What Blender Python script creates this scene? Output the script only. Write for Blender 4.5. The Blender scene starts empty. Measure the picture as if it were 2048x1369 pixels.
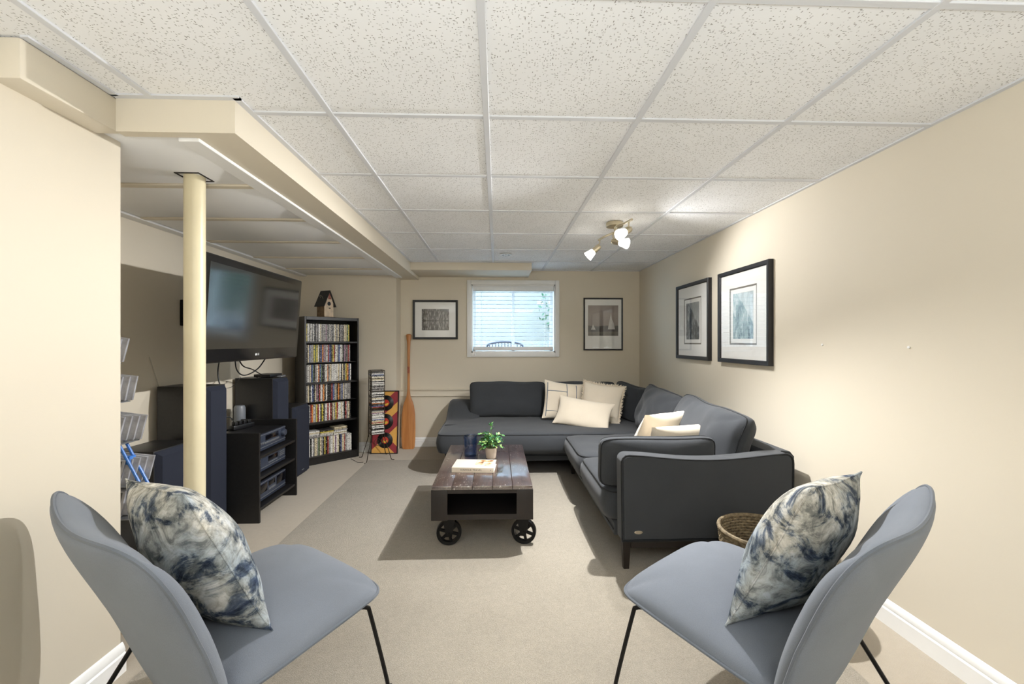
import bpy, bmesh, math, random
from mathutils import Vector, Matrix, noise
PI = math.pi
R = math.radians
scene = bpy.context.scene
COL = scene.collection

# ------------------------------------------------------------------ camera
cam_d = bpy.data.cameras.new('camera')
cam_d.sensor_width = 36.0
cam_d.lens = 36.0 * 855.0 / 2048.0
cam_d.clip_start = 0.05
cam = bpy.data.objects.new('camera', cam_d)
COL.objects.link(cam)
cam.location = (0, 0, 1.30)
cam.rotation_euler = (PI / 2, 0, -0.035)
scene.camera = cam

# ------------------------------------------------------------------ world, lights, exposure
world = bpy.data.worlds.new('sky')
scene.world = world
world.use_nodes = True
wn = world.node_tree.nodes
wn['Background'].inputs[0].default_value = (0.50, 0.74, 1.0, 1)
wn['Background'].inputs[1].default_value = 14.0

def area_light(name, loc, rot, sx, sy, power, color):
    d = bpy.data.lights.new(name, 'AREA')
    d.shape = 'RECTANGLE'; d.size = sx; d.size_y = sy
    d.energy = power; d.color = color
    o = bpy.data.objects.new(name, d); COL.objects.link(o)
    o.location = loc; o.rotation_euler = rot
    return o
# added fill lights behind the camera, one facing down, one bounced off the ceiling
area_light('fill_light_down', (0.1, -0.9, 2.16), (0, 0, 0), 1.8, 1.2, 10, (1.0, 0.99, 0.98))
area_light('fill_light_up', (0.1, -1.2, 1.15), (PI, 0, 0), 1.6, 1.6, 98, (0.85, 0.93, 1.0))
portal = area_light('window_portal', (0.2, 5.50, 1.60), (-PI / 2, 0, 0), 1.0, 0.85, 1, (1, 1, 1))
portal.data.cycles.is_portal = True

scene.view_settings.view_transform = 'Standard'
scene.view_settings.look = 'None'
scene.view_settings.gamma = 1.0
scene.view_settings.use_curve_mapping = False
scene.view_settings.exposure = 0.14
SPOT_POWER = 132.0

# ------------------------------------------------------------------ helpers
def lin(c):
    c = c / 255.0
    return c / 12.92 if c <= 0.04045 else ((c + 0.055) / 1.055) ** 2.4
def rgb(r, g, b):
    return (lin(r), lin(g), lin(b), 1.0)

def new_mat(name):
    m = bpy.data.materials.new(name); m.use_nodes = True
    nt = m.node_tree
    return m, nt, nt.nodes['Principled BSDF']

def N(nt, kind, **kw):
    n = nt.nodes.new(kind)
    for k, v in kw.items():
        if k.startswith('i_'):
            key = k[2:]
            key = int(key) if key.isdigit() else key.replace('_', ' ')
            n.inputs[key].default_value = v
        else:
            setattr(n, k, v)
    return n

def coords(nt, scale=(1, 1, 1), space='Object', rot=(0, 0, 0), loc=(0, 0, 0)):
    tc = nt.nodes.new('ShaderNodeTexCoord')
    mp = nt.nodes.new('ShaderNodeMapping')
    mp.inputs['Scale'].default_value = scale
    mp.inputs['Rotation'].default_value = rot
    mp.inputs['Location'].default_value = loc
    nt.links.new(tc.outputs[space], mp.inputs['Vector'])
    return mp.outputs['Vector']

def ramp(nt, src, stops, interp='LINEAR'):
    r = nt.nodes.new('ShaderNodeValToRGB')
    r.color_ramp.interpolation = interp
    while len(r.color_ramp.elements) > 1:
        r.color_ramp.elements.remove(r.color_ramp.elements[-1])
    r.color_ramp.elements[0].position = stops[0][0]; r.color_ramp.elements[0].color = stops[0][1]
    for p, c in stops[1:]:
        e = r.color_ramp.elements.new(p); e.color = c
    nt.links.new(src, r.inputs[0])
    return r.outputs[0]

def mixc(nt, fac, a, b, blend='MIX'):
    m = nt.nodes.new('ShaderNodeMix'); m.data_type = 'RGBA'; m.blend_type = blend
    for sock, val in ((m.inputs[0], fac), (m.inputs[6], a), (m.inputs[7], b)):
        if hasattr(val, 'links') or isinstance(val, bpy.types.NodeSocket): nt.links.new(val, sock)
        else: sock.default_value = val
    return m.outputs[2]

def math_(nt, op, a, b=None):
    m = nt.nodes.new('ShaderNodeMath'); m.operation = op
    for i, v in enumerate((a, b)):
        if v is None: continue
        if isinstance(v, bpy.types.NodeSocket): nt.links.new(v, m.inputs[i])
        else: m.inputs[i].default_value = v
    return m.outputs[0]

def bump(nt, bsdf, height, strength=0.3, dist=0.01):
    b = nt.nodes.new('ShaderNodeBump')
    b.inputs['Strength'].default_value = strength
    b.inputs['Distance'].default_value = dist
    nt.links.new(height, b.inputs['Height'])
    nt.links.new(b.outputs[0], bsdf.inputs['Normal'])

def noise_out(nt, vec, scale, detail=3, rough=0.5, dist=0.0):
    n = N(nt, 'ShaderNodeTexNoise', i_Scale=scale, i_Detail=detail, i_Roughness=rough, i_Distortion=dist)
    nt.links.new(vec, n.inputs['Vector'])
    return n.outputs['Fac']

def simple(name, col, rough=0.6, metal=0.0, var=0.06, nscale=40, bstr=0.0, spec=0.5, space='Object', coat=0.0):
    m, nt, b = new_mat(name)
    v = coords(nt, space=space)
    n = noise_out(nt, v, nscale, 4)
    lo = tuple(max(0, c * (1 - var)) for c in col[:3]) + (1,)
    hi = tuple(min(1, c * (1 + var)) for c in col[:3]) + (1,)
    nt.links.new(ramp(nt, n, [(0.3, lo), (0.7, hi)]), b.inputs['Base Color'])
    b.inputs['Roughness'].default_value = rough
    b.inputs['Metallic'].default_value = metal
    b.inputs['Specular IOR Level'].default_value = spec
    b.inputs['Coat Weight'].default_value = coat
    if bstr: bump(nt, b, n, bstr, 0.004)
    return m

def fabric(name, col, var=0.12, weave=900, bstr=0.25, cloud=0.05, sheen=0.15):
    m, nt, b = new_mat(name)
    v = coords(nt)
    n1 = noise_out(nt, v, weave * 0.6, 2)
    n2 = noise_out(nt, v, 6, 3)
    lo = tuple(c * (1 - var) for c in col[:3]) + (1,)
    hi = tuple(min(1, c * (1 + var)) for c in col[:3]) + (1,)
    c1 = ramp(nt, n1, [(0.3, lo), (0.7, hi)])
    lo2 = tuple(c * (1 - cloud * 2) for c in (1, 1, 1)) + (1,)
    c2 = ramp(nt, n2, [(0.3, lo2), (0.75, (1, 1, 1, 1))])
    nt.links.new(mixc(nt, 1.0, c1, c2, 'MULTIPLY'), b.inputs['Base Color'])
    b.inputs['Roughness'].default_value = 0.92
    b.inputs['Specular IOR Level'].default_value = 0.2
    b.inputs['Sheen Weight'].default_value = sheen
    b.inputs['Sheen Roughness'].default_value = 0.5
    bump(nt, b, n1, bstr, 0.002)
    return m

def glass_mat(name, tint=(1, 1, 1, 1), rough=0.0, ior=1.45, boost=1.0):
    m = bpy.data.materials.new(name); m.use_nodes = True
    nt = m.node_tree; nt.nodes.clear()
    out = nt.nodes.new('ShaderNodeOutputMaterial')
    tr = nt.nodes.new('ShaderNodeBsdfTransparent'); tr.inputs[0].default_value = tint
    gl = nt.nodes.new('ShaderNodeBsdfGlossy'); gl.inputs['Roughness'].default_value = rough
    fr = nt.nodes.new('ShaderNodeFresnel'); fr.inputs[0].default_value = ior
    mx = nt.nodes.new('ShaderNodeMixShader')
    geo = nt.nodes.new('ShaderNodeNewGeometry')
    nt.links.new(math_(nt, 'POWER', ior, math_(nt, 'SUBTRACT', 1.0, math_(nt, 'MULTIPLY', geo.outputs['Backfacing'], 2.0))), fr.inputs[0])
    f = math_(nt, 'MULTIPLY', fr.outputs[0], boost)
    nt.links.new(f, mx.inputs[0]); nt.links.new(tr.outputs[0], mx.inputs[1]); nt.links.new(gl.outputs[0], mx.inputs[2])
    nt.links.new(mx.outputs[0], out.inputs[0])
    return m

class MB:
    """collects shapes, then becomes ONE mesh object"""
    def __init__(s): s.bm = bmesh.new()
    def box(s, x0, x1, y0, y1, z0, z1, bev=0.0, seg=2, mi=0):
        r = bmesh.ops.create_cube(s.bm, size=1.0)
        vs = r['verts']
        sx, sy, sz = x1 - x0, y1 - y0, z1 - z0
        for v in vs:
            v.co = Vector(((v.co.x + .5) * sx + x0, (v.co.y + .5) * sy + y0, (v.co.z + .5) * sz + z0))
        fs = {f for v in vs for f in v.link_faces}
        for f in fs: f.material_index = mi
        if bev > 0:
            es = {e for v in vs for e in v.link_edges}
            bmesh.ops.bevel(s.bm, geom=list(es), offset=min(bev, sx * .49, sy * .49, sz * .49), segments=seg, affect='EDGES', profile=0.5)
        return s
    def poly(s, pts, mi=0):
        f = s.bm.faces.new([s.bm.verts.new(p) for p in pts]); f.material_index = mi
        return s
    def prism(s, pts2, a, b, axis='y', mi=0):
        """extrude a 2D outline between a and b along an axis"""
        def P(p, t):
            if axis == 'y': return (p[0], t, p[1])
            if axis == 'x': return (t, p[0], p[1])
            return (p[0], p[1], t)
        va = [s.bm.verts.new(P(p, a)) for p in pts2]; vb = [s.bm.verts.new(P(p, b)) for p in pts2]
        n = len(pts2); fs = [s.bm.faces.new(va[::-1]), s.bm.faces.new(vb)]
        for i in range(n):
            fs.append(s.bm.faces.new([va[i], va[(i + 1) % n], vb[(i + 1) % n], vb[i]]))
        for f in fs: f.material_index = mi
        return s
    def tube(s, pts, r, n=8, closed=False, mi=0, cap=True):
        pts = [Vector(p) for p in pts]; m = len(pts); rings = []
        rr = r if isinstance(r, (list, tuple)) else [r] * m
        up = None
        for i, p in enumerate(pts):
            if closed: t = pts[(i + 1) % m] - pts[i - 1]
            else: t = pts[min(i + 1, m - 1)] - pts[max(i - 1, 0)]
            t = t.normalized() if t.length > 1e-9 else Vector((0, 0, 1))
            if up is None:
                up = Vector((0, 0, 1)) if abs(t.z) < .9 else Vector((1, 0, 0))
            u = (up - t * up.dot(t))
            if u.length < 1e-6: u = Vector((0, 1, 0)) - t * t.y
            u.normalize(); w = t.cross(u); up = u
            rings.append([s.bm.verts.new(p + (u * math.cos(2 * PI * k / n) + w * math.sin(2 * PI * k / n)) * rr[i]) for k in range(n)])
        for i in range(m if closed else m - 1):
            a, b = rings[i], rings[(i + 1) % m]
            for k in range(n):
                f = s.bm.faces.new([a[k], a[(k + 1) % n], b[(k + 1) % n], b[k]]); f.material_index = mi
        if cap and not closed:
            s.bm.faces.new(rings[0][::-1]).material_index = mi; s.bm.faces.new(rings[-1]).material_index = mi
        return s
    def lathe(s, prof, n=24, c=(0, 0, 0), mat=None, mi=0, cap=True):
        """profile of (radius, z); rotated around z, then moved by matrix"""
        M = mat or Matrix.Translation(Vector(c)); rings = []
        for (r, z) in prof:
            if r < 1e-6: rings.append([s.bm.verts.new(M @ Vector((0, 0, z)))])
            else: rings.append([s.bm.verts.new(M @ Vector((r * math.cos(2 * PI * k / n), r * math.sin(2 * PI * k / n), z))) for k in range(n)])
        for a, b in zip(rings[:-1], rings[1:]):
            for k in range(n):
                if len(a) == 1 and len(b) == 1: continue
                if len(a) == 1: f = s.bm.faces.new([a[0], b[(k + 1) % n], b[k]])
                elif len(b) == 1: f = s.bm.faces.new([a[k], a[(k + 1) % n], b[0]])
                else: f = s.bm.faces.new([a[k], a[(k + 1) % n], b[(k + 1) % n], b[k]])
                f.material_index = mi
        if cap:
            if len(rings[0]) > 1: s.bm.faces.new(rings[0][::-1]).material_index = mi
            if len(rings[-1]) > 1: s.bm.faces.new(rings[-1]).material_index = mi
        return s
    def build(s, name, mats, parent=None, loc=None, rot=None, smooth=True, ang=35):
        bmesh.ops.recalc_face_normals(s.bm, faces=s.bm.faces[:])
        me = bpy.data.meshes.new(name); s.bm.to_mesh(me); s.bm.free()
        for m in (mats if isinstance(mats, (list, tuple)) else [mats]): me.materials.append(m)
        if smooth:
            me.shade_smooth(); me.set_sharp_from_angle(angle=R(ang))
        o = bpy.data.objects.new(name, me); COL.objects.link(o)
        if parent: o.parent = parent
        if loc: o.location = loc
        if rot: o.rotation_euler = rot
        return o

def tag(o, label=None, cat=None, group=None, kind=None):
    if label: o['label'] = label
    if cat: o['category'] = cat
    if group: o['group'] = group
    if kind: o['kind'] = kind
    return o
def thing(name, label, cat, loc=(0, 0, 0), rotz=0.0, group=None):
    o = bpy.data.objects.new(name, None); COL.objects.link(o)
    o.empty_display_size = 0.1
    o.location = loc; o.rotation_euler = (0, 0, rotz)
    return tag(o, label, cat, group)
def struct(name, mb, mat, **kw):
    return tag(mb.build(name, mat, **kw), kind='structure')
def share(src, name, parent, loc=None, rot=None):
    o = bpy.data.objects.new(name, src.data); COL.objects.link(o)
    o.parent = parent
    if loc is not None: o.location = loc
    if rot is not None: o.rotation_euler = rot
    return o

def catmull(pts, k=6, closed=False):
    P = [Vector(p) for p in pts]; n = len(P); out = []
    for i in range(n if closed else n - 1):
        p0 = P[(i - 1) % n] if closed or i > 0 else P[0]
        p1 = P[i]; p2 = P[(i + 1) % n]
        p3 = P[(i + 2) % n] if closed or i + 2 < n else P[-1]
        for j in range(k):
            t = j / k
            out.append(0.5 * ((2 * p1) + (p2 - p0) * t + (2 * p0 - 5 * p1 + 4 * p2 - p3) * t * t + (-p0 + 3 * p1 - 3 * p2 + p3) * t ** 3))
    if not closed: out.append(P[-1])
    return out

def pad(w, h, t, edge=0.55, nx=22, ny=18, round_=0.0, sq=0, pinch=0.0, side=0.0, p=4.0, wr=0.0, seed=0, bend=None, q=0.5):
    """cushion: local x width, y height, z thickness. returns (bm, top rim, bottom rim)
    edge = share of the thickness that stays at the rim (0 = knife edge)"""
    mb = MB(); bm = mb.bm
    sd = Vector((seed * 3.7, seed * 1.3, seed * 5.1))
    def pos(a, b, sgn):
        x, y = a, b
        X = x * math.sqrt(max(0, 1 - round_ * y * y)); Y = y * math.sqrt(max(0, 1 - round_ * x * x))
        if sq and (x or y):
            m_ = max(abs(x), abs(y)); k_ = m_ / (abs(x) ** sq + abs(y) ** sq) ** (1 / sq)
            X = x * k_; Y = y * k_
        X *= 1 - pinch * (1 - y * y) * abs(x) ** 3; Y *= 1 - pinch * (1 - x * x) * abs(y) ** 3
        f = ((1 - abs(x) ** p) * (1 - abs(y) ** p)) ** q if abs(x) < 1 and abs(y) < 1 else 0.0
        z = sgn * t / 2 * (edge + (1 - edge) * f)
        v = Vector((X * w / 2, Y * h / 2, z))
        if wr:
            k = noise.noise(Vector((v.x * 5, v.y * 5, sgn * 2.0)) + sd) + 0.5 * noise.noise(Vector((v.x * 13, v.y * 9, sgn)) + sd)
            v.z += sgn * wr * k * (0.25 + f)
            v.y += wr * 0.5 * noise.noise(Vector((v.x * 4, 0, 7)) + sd)
        return v
    def gr(sgn):
        # cosine spacing puts more rows near the rim
        g = []
        for j in range(ny + 1):
            row = []
            for i in range(nx + 1):
                a = -math.cos(PI * i / nx); b = -math.cos(PI * j / ny)
                a = 0.55 * a + 0.45 * (-1 + 2 * i / nx); b = 0.55 * b + 0.45 * (-1 + 2 * j / ny)
                row.append(pos(a, b, sgn))
            g.append(row)
        return g
    T, B = gr(1), gr(-1)
    if bend:
        T = [[bend(v) for v in row] for row in T]; B = [[bend(v) for v in row] for row in B]
    TV = [[bm.verts.new(v) for v in row] for row in T]
    idx = [(0, i) for i in range(nx)] + [(j, nx) for j in range(ny)] + [(ny, i) for i in range(nx, 0, -1)] + [(j, 0) for j in range(ny, 0, -1)]
    if edge <= 0:
        BV = [[TV[j][i] if (j in (0, ny) or i in (0, nx)) else bm.verts.new(B[j][i]) for i in range(nx + 1)] for j in range(ny + 1)]
    else:
        BV = [[bm.verts.new(v) for v in row] for row in B]
    for j in range(ny):
        for i in range(nx):
            bm.faces.new([TV[j][i], TV[j][i + 1], TV[j + 1][i + 1], TV[j + 1][i]])
            bm.faces.new([BV[j][i], BV[j + 1][i], BV[j + 1][i + 1], BV[j][i + 1]])
    top = [T[j][i] for j, i in idx]; bot = [B[j][i] for j, i in idx]
    if edge > 0:
        rings = []
        cen = sum(top, Vector()) / len(top)
        for kk in (0.25, 0.5, 0.75):
            ring = []
            for a, b in zip(top, bot):
                c = a.lerp(b, kk); o = (c - cen); o = Vector((o.x, o.y, 0)) if not bend else o
                c = c + o.normalized() * side * math.sin(PI * kk)
                ring.append(bm.verts.new(c))
            rings.append(ring)
        loops = [[TV[j][i] for j, i in idx]] + rings + [[BV[j][i] for j, i in idx]]
        n = len(idx)
        for a, b in zip(loops[:-1], loops[1:]):
            for k in range(n):
                bm.faces.new([a[k], b[k], b[(k + 1) % n], a[(k + 1) % n]])
    return mb, top, bot

def resample(loop, step):
    pts = loop + [loop[0]]; out = [pts[0].copy()]; acc = 0
    for a, b in zip(pts[:-1], pts[1:]):
        d = (b - a).length
        while acc + d >= step:
            t = (step - acc) / d; a = a.lerp(b, t); out.append(a.copy()); d = (b - a).length; acc = 0
        acc += d
    return out

def text_mesh(txt, size, name, mat, parent, loc, rot, depth=0.0006, spacing=1.0, align='CENTER'):
    c = bpy.data.curves.new(name, 'FONT'); c.body = txt; c.size = size
    c.align_x = align; c.align_y = 'CENTER'; c.extrude = depth; c.space_character = spacing
    o = bpy.data.objects.new(name, c); COL.objects.link(o)
    bpy.context.view_layer.update()
    me = bpy.data.meshes.new_from_object(o.evaluated_get(bpy.context.evaluated_depsgraph_get()))
    bpy.data.objects.remove(o); bpy.data.curves.remove(c)
    me.name = name; me.materials.clear(); me.materials.append(mat)
    o = bpy.data.objects.new(name, me); COL.objects.link(o)
    o.parent = parent; o.location = loc; o.rotation_euler = rot
    return o

# ------------------------------------------------------------------ materials
def wall_paint(name, col):
    m, nt, b = new_mat(name)
    v = coords(nt)
    n = noise_out(nt, v, 1.2, 2); f = noise_out(nt, v, 260, 2)
    lo = tuple(c * .975 for c in col[:3]) + (1,)
    nt.links.new(ramp(nt, n, [(0.35, lo), (0.7, col)]), b.inputs['Base Color'])
    b.inputs['Roughness'].default_value = 0.62
    b.inputs['Specular IOR Level'].default_value = 0.3
    bump(nt, b, f, 0.06, 0.002)
    return m
M_WALL = wall_paint('beige_wall_paint', rgb(221, 211, 192))
M_WHITE = simple('white_trim_paint', rgb(238, 237, 234), 0.4, var=0.02, nscale=8)
M_PANELW = wall_paint('white_panel_paint', rgb(238, 237, 235))
M_POST = simple('cream_post_paint', rgb(222, 210, 176), 0.38, var=0.03, nscale=9, bstr=0.1)

def carpet(name, c0, c1, scale, bs, cloud):
    m, nt, b = new_mat(name)
    v = coords(nt)
    n1 = noise_out(nt, v, scale, 3, 0.7); n2 = noise_out(nt, v, 2.2, 4, 0.6); n3 = noise_out(nt, v, 34, 3)
    a = ramp(nt, n1, [(0.25, c0), (0.75, c1)])
    sh = ramp(nt, n2, [(0.3, (1 - cloud,) * 3 + (1,)), (0.7, (1, 1, 1, 1))])
    sh2 = ramp(nt, n3, [(0.3, (1 - cloud * .8,) * 3 + (1,)), (0.7, (1, 1, 1, 1))])
    x = mixc(nt, 1.0, a, sh, 'MULTIPLY'); x = mixc(nt, 1.0, x, sh2, 'MULTIPLY')
    nt.links.new(x, b.inputs['Base Color'])
    b.inputs['Roughness'].default_value = 1.0
    b.inputs['Specular IOR Level'].default_value = 0.05
    b.inputs['Sheen Weight'].default_value = 0.2
    bump(nt, b, n1, bs, 0.006)
    return m
M_CARPET = carpet('beige_carpet', rgb(172, 159, 140), rgb(198, 187, 169), 420, 0.5, 0.06)
M_RUG = carpet('beige_rug_pile', rgb(156, 146, 129), rgb(202, 192, 175), 260, 0.9, 0.10)

def tile_mat():
    m, nt, b = new_mat('fissured_acoustic_tile')
    base = rgb(247, 247, 247)
    col = None; hs = None
    geo = nt.nodes.new('ShaderNodeNewGeometry')
    oi = nt.nodes.new('ShaderNodeObjectInfo')
    def layer(scale, rot, th, keep):
        nonlocal hs
        mp = nt.nodes.new('ShaderNodeMapping'); mp.inputs['Scale'].default_value = scale; mp.inputs['Rotation'].default_value = (0, 0, rot)
        nt.links.new(geo.outputs['Position'], mp.inputs['Vector'])
        vo = nt.nodes.new('ShaderNodeTexVoronoi'); vo.inputs['Scale'].default_value = 1.0
        vo.voronoi_dimensions = '2D'
        nt.links.new(mp.outputs[0], vo.inputs['Vector'])
        sep = nt.nodes.new('ShaderNodeSeparateColor'); nt.links.new(vo.outputs['Color'], sep.inputs[0])
        near = math_(nt, 'LESS_THAN', vo.outputs['Distance'], th)
        k = math_(nt, 'LESS_THAN', sep.outputs[0], keep)
        q = math_(nt, 'MULTIPLY', near, k)
        q = math_(nt, 'MULTIPLY', q, math_(nt, 'ADD', math_(nt, 'MULTIPLY', sep.outputs[1], 0.7), 0.3))
        hs = q if hs is None else math_(nt, 'MAXIMUM', hs, q)
    layer((40, 116, 1), 0.5, 0.155, 0.32)
    layer((112, 39, 1), 0.25, 0.155, 0.25)
    layer((120, 120, 1), 0.1, 0.20, 0.22)
    cl = noise_out(nt, geo.outputs['Position'], 3.0, 2)
    w = ramp(nt, cl, [(0.3, rgb(241, 241, 241)), (0.7, base)])
    c = mixc(nt, math_(nt, 'MULTIPLY', hs, 0.80), w, rgb(92, 80, 62))
    nt.links.new(c, b.inputs['Base Color'])
    b.inputs['Roughness'].default_value = 0.95
    b.inputs['Specular IOR Level'].default_value = 0.1
    inv = math_(nt, 'SUBTRACT', 1.0, hs)
    bump(nt, b, inv, 0.5, 0.003)
    return m
M_TILE = tile_mat()
M_GRID = simple('white_enamel_tee', rgb(216, 217, 220), 0.5, var=0.015, nscale=6)

M_SOFA = fabric('charcoal_sofa_fabric', rgb(60, 62, 65), var=0.22, weave=1100)
M_PIPE = fabric('dark_piping_cord', rgb(34, 35, 37), var=0.1)
M_CHAIR = fabric('grey_felt', rgb(114, 119, 127), var=0.10, weave=1300)
M_CHAIRP = fabric('grey_felt_welt', rgb(102, 107, 114), var=0.10, weave=1300)
M_IVORY = fabric('ivory_cotton', rgb(232, 219, 198), var=0.05, weave=700, cloud=0.03)
M_WOODDK = simple('dark_stained_leg', rgb(34, 26, 21), 0.45, var=0.25, nscale=18)
M_BLACKMET = simple('black_metal', rgb(24, 23, 23), 0.45, metal=0.6, var=0.1)
M_BLACKLAM = simple('black_ash_laminate', rgb(26, 25, 25), 0.42, var=0.25, nscale=60)
M_BLACKPL = simple('black_plastic', rgb(20, 20, 22), 0.4, var=0.1)
M_GRILLE = simple('dark_speaker_cloth', rgb(30, 35, 50), 0.85, var=0.2, nscale=400, bstr=0.2)
M_SILVER = simple('brushed_silver_plastic', rgb(150, 154, 160), 0.35, metal=0.7, var=0.05)
M_STEREO = simple('dark_stereo_front', rgb(74, 82, 100), 0.3, metal=0.5, var=0.1)
M_DISPLAY = simple('smoked_display', rgb(12, 12, 18), 0.12, var=0.05)
M_WHITEPL = simple('white_plastic', rgb(225, 225, 222), 0.4, var=0.02)
M_BRASS = simple('satin_brass', rgb(205, 194, 168), 0.34, metal=1.0, var=0.05)
M_NICKEL = simple('satin_nickel', rgb(188, 178, 160), 0.3, metal=1.0, var=0.05)
M_BEZEL = simple('glossy_tv_bezel', rgb(26, 25, 25), 0.16, var=0.05, nscale=5)
M_GLASS = glass_mat('clear_glass', boost=1.0)
M_CORD = simple('black_cord', rgb(18, 18, 18), 0.5)
M_CORDW = simple('grey_cord', rgb(196, 188, 172), 0.5)
M_FRAMEBLK = simple('black_picture_frame', rgb(30, 29, 32), 0.4, var=0.15, nscale=20)
M_MAT = simple('white_mat_board', rgb(240, 239, 235), 0.8, var=0.015, nscale=30)
M_MATGREY = simple('grey_mat_bevel', rgb(120, 116, 108), 0.7, var=0.05)

def screen_mat():
    m, nt, b = new_mat('dark_glossy_screen')
    v = coords(nt)
    nt.links.new(ramp(nt, noise_out(nt, v, 4, 1), [(0, rgb(14, 14, 14)), (1, rgb(16, 16, 16))]), b.inputs['Base Color'])
    b.inputs['Roughness'].default_value = 0.10
    b.inputs['Specular IOR Level'].default_value = 1.0
    b.inputs['IOR'].default_value = 1.7
    return m
M_SCREEN = screen_mat()

def marble_cushion():
    m, nt, b = new_mat('blue_grey_marbled_cotton')
    v = coords(nt, rot=(0.3, 0.2, 0.7), scale=(1, 1.5, 1))
    n1 = noise_out(nt, v, 8.0, 8, 0.68, 0.9)
    n2 = noise_out(nt, coords(nt, loc=(3, 1, 2)), 14, 6, 0.7, 0.8)
    n3 = noise_out(nt, coords(nt, loc=(5, 7, 1)), 2.6, 4, 0.5, 0.4)
    ink = ramp(nt, n1, [(0.35, rgb(58, 66, 84)), (0.42, rgb(108, 116, 126)), (0.475, rgb(188, 187, 180)), (0.56, rgb(222, 218, 208)), (0.70, rgb(226, 223, 214)), (0.80, rgb(140, 142, 142))])
    grey = ramp(nt, n2, [(0.38, rgb(96, 98, 94)), (0.47, rgb(200, 196, 186)), (0.6, (1, 1, 1, 1))])
    blue = ramp(nt, n3, [(0.45, (1, 1, 1, 1)), (0.62, rgb(200, 214, 232))])
    c = mixc(nt, 0.75, ink, grey, 'MULTIPLY'); c = mixc(nt, 1.0, c, blue, 'MULTIPLY')
    nt.links.new(c, b.inputs['Base Color'])
    b.inputs['Roughness'].default_value = 0.9
    b.inputs['Specular IOR Level'].default_value = 0.15
    bump(nt, b, noise_out(nt, coords(nt), 700, 2), 0.12, 0.002)
    return m
M_MARBLE = marble_cushion()

# ------------------------------------------------------------------ the room
CEIL = 2.195
BW = 5.35      # back wall
JW = 5.12      # jogged back wall behind the bookcase
RW = 1.80      # right wall
LW = -1.48     # near left wall
AW = -2.32     # alcove wall
LEND = 1.742   # where the near left wall ends
FW = -2.6      # wall behind the camera
ZB = 2.072     # underside of the bulkhead

fl = struct('floor', MB().box(-2.6, 2.1, FW - .2, 5.7, -0.12, 0), M_CARPET)

# back wall with the window hole
wx0, wx1, wz0, wz1 = -0.325, 0.735, 1.165, 2.022
mb = MB()
mb.box(-1.195, wx0, BW, BW + .22, 0, 2.30).box(wx1, RW + .02, BW, BW + .22, 0, 2.30)
mb.box(wx0, wx1, BW, BW + .22, 0, wz0).box(wx0, wx1, BW, BW + .22, wz1, 2.30)
struct('wall_back', mb, M_WALL)
struct('wall_jog', MB().box(-2.45, -1.195, JW, BW + .22, 0, 2.30), M_WALL)
wr = struct('wall_right', MB().box(RW, RW + .15, FW, BW + .22, 0, 2.30), M_WALL)
struct('wall_left', MB().box(LW - .12, LW, FW, LEND, 0, 2.30, 0.012).box(-2.45, LW - .12, LEND - .14, LEND, 0, 2.30), M_WALL)
struct('wall_alcove', MB().box(AW - .13, AW, LEND, JW, 0, 2.30), M_WALL)
struct('wall_front', MB().box(-1.7, RW + .15, FW - .15, FW, 0, 2.30), M_WALL)
for (yy, zz) in ((2.304, 1.285), (1.807, 1.277)):
    MB().lathe([(0, .004), (.006, .003), (.006, 0)], 10).build('wall_plug', M_WHITE, wr, (RW - 0.0005, yy, zz), (0, -PI / 2, 0))

# dropped bulkhead, soffits
tb = struct('trim_1', MB().box(-1.135, -0.968, 1.615, 4.815, ZB, CEIL).box(-1.395, -1.135, 1.615, 1.655, ZB, CEIL), M_WALL)
struct('trim_2', MB().box(-1.135, 0.392, 4.815, BW, 2.108, CEIL, 0.004), M_WALL)
struct('trim_3', MB().box(LW - .1, -1.395, 1.30, 1.64, ZB, CEIL, 0.008), M_WALL)
struct('trim_6', MB().box(-1.199, -0.968, 4.815, BW, ZB, 2.108), M_WALL)

# suspended ceiling
cl = struct('ceiling', MB().box(-2.6, 2.1, FW - .2, 5.7, 2.30, 2.36), M_WHITE)
gx0, gy0, T = -0.653, 1.0956, 0.61
xs = [LW - .02] + [gx0 + T * i for i in range(-1, 4)] + [RW]
ys = [FW] + [gy0 + T * j for j in range(-6, 7)] + [BW]
tile_cache = {}
def tile(x0, x1, y0, y1):
    w, d = round(x1 - x0 - .016, 3), round(y1 - y0 - .016, 3)
    if w < .02 or d < .02: return
    c = ((x0 + x1) / 2, (y0 + y1) / 2, CEIL + 0.004)
    if (w, d) in tile_cache:
        share(tile_cache[(w, d)], 'ceiling_tile', cl, c)
    else:
        tile_cache[(w, d)] = MB().box(-w / 2, w / 2, -d / 2, d / 2, 0, .014, 0.002, 1).build('ceiling_tile', M_TILE, cl, c)
for i in range(len(xs) - 1):
    for j in range(len(ys) - 1):
        x0, x1, y0, y1 = xs[i], xs[i + 1], ys[j], ys[j + 1]
        if y0 > 1.60 and x1 < -1.0: continue
        if y0 > 1.60 and x0 < -0.99: x0 = -0.985
        if i == 1 and y0 < 1.60 < y1:
            MB().box(x0 + .008, x1 - .008, y0 + .008, 1.625, 0, .014).box(-.985, x1 - .008, 1.625, y1 - .008, 0, .014).build('ceiling_tile', M_TILE, cl, (0, 0, CEIL + .004))
            continue
        if i == 0 and y0 < 1.60 < y1: y1 = 1.63
        tile(x0, x1, y0, y1)
for i in range(-1, 4):
    x = gx0 + T * i
    y1 = 1.615 if i == -1 else (4.815 if x < .392 else BW)
    MB().box(x - .012, x + .012, FW, y1, CEIL - .003, CEIL + .008, 0.0015, 1).build('ceiling_tee', M_GRID, cl)
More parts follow.
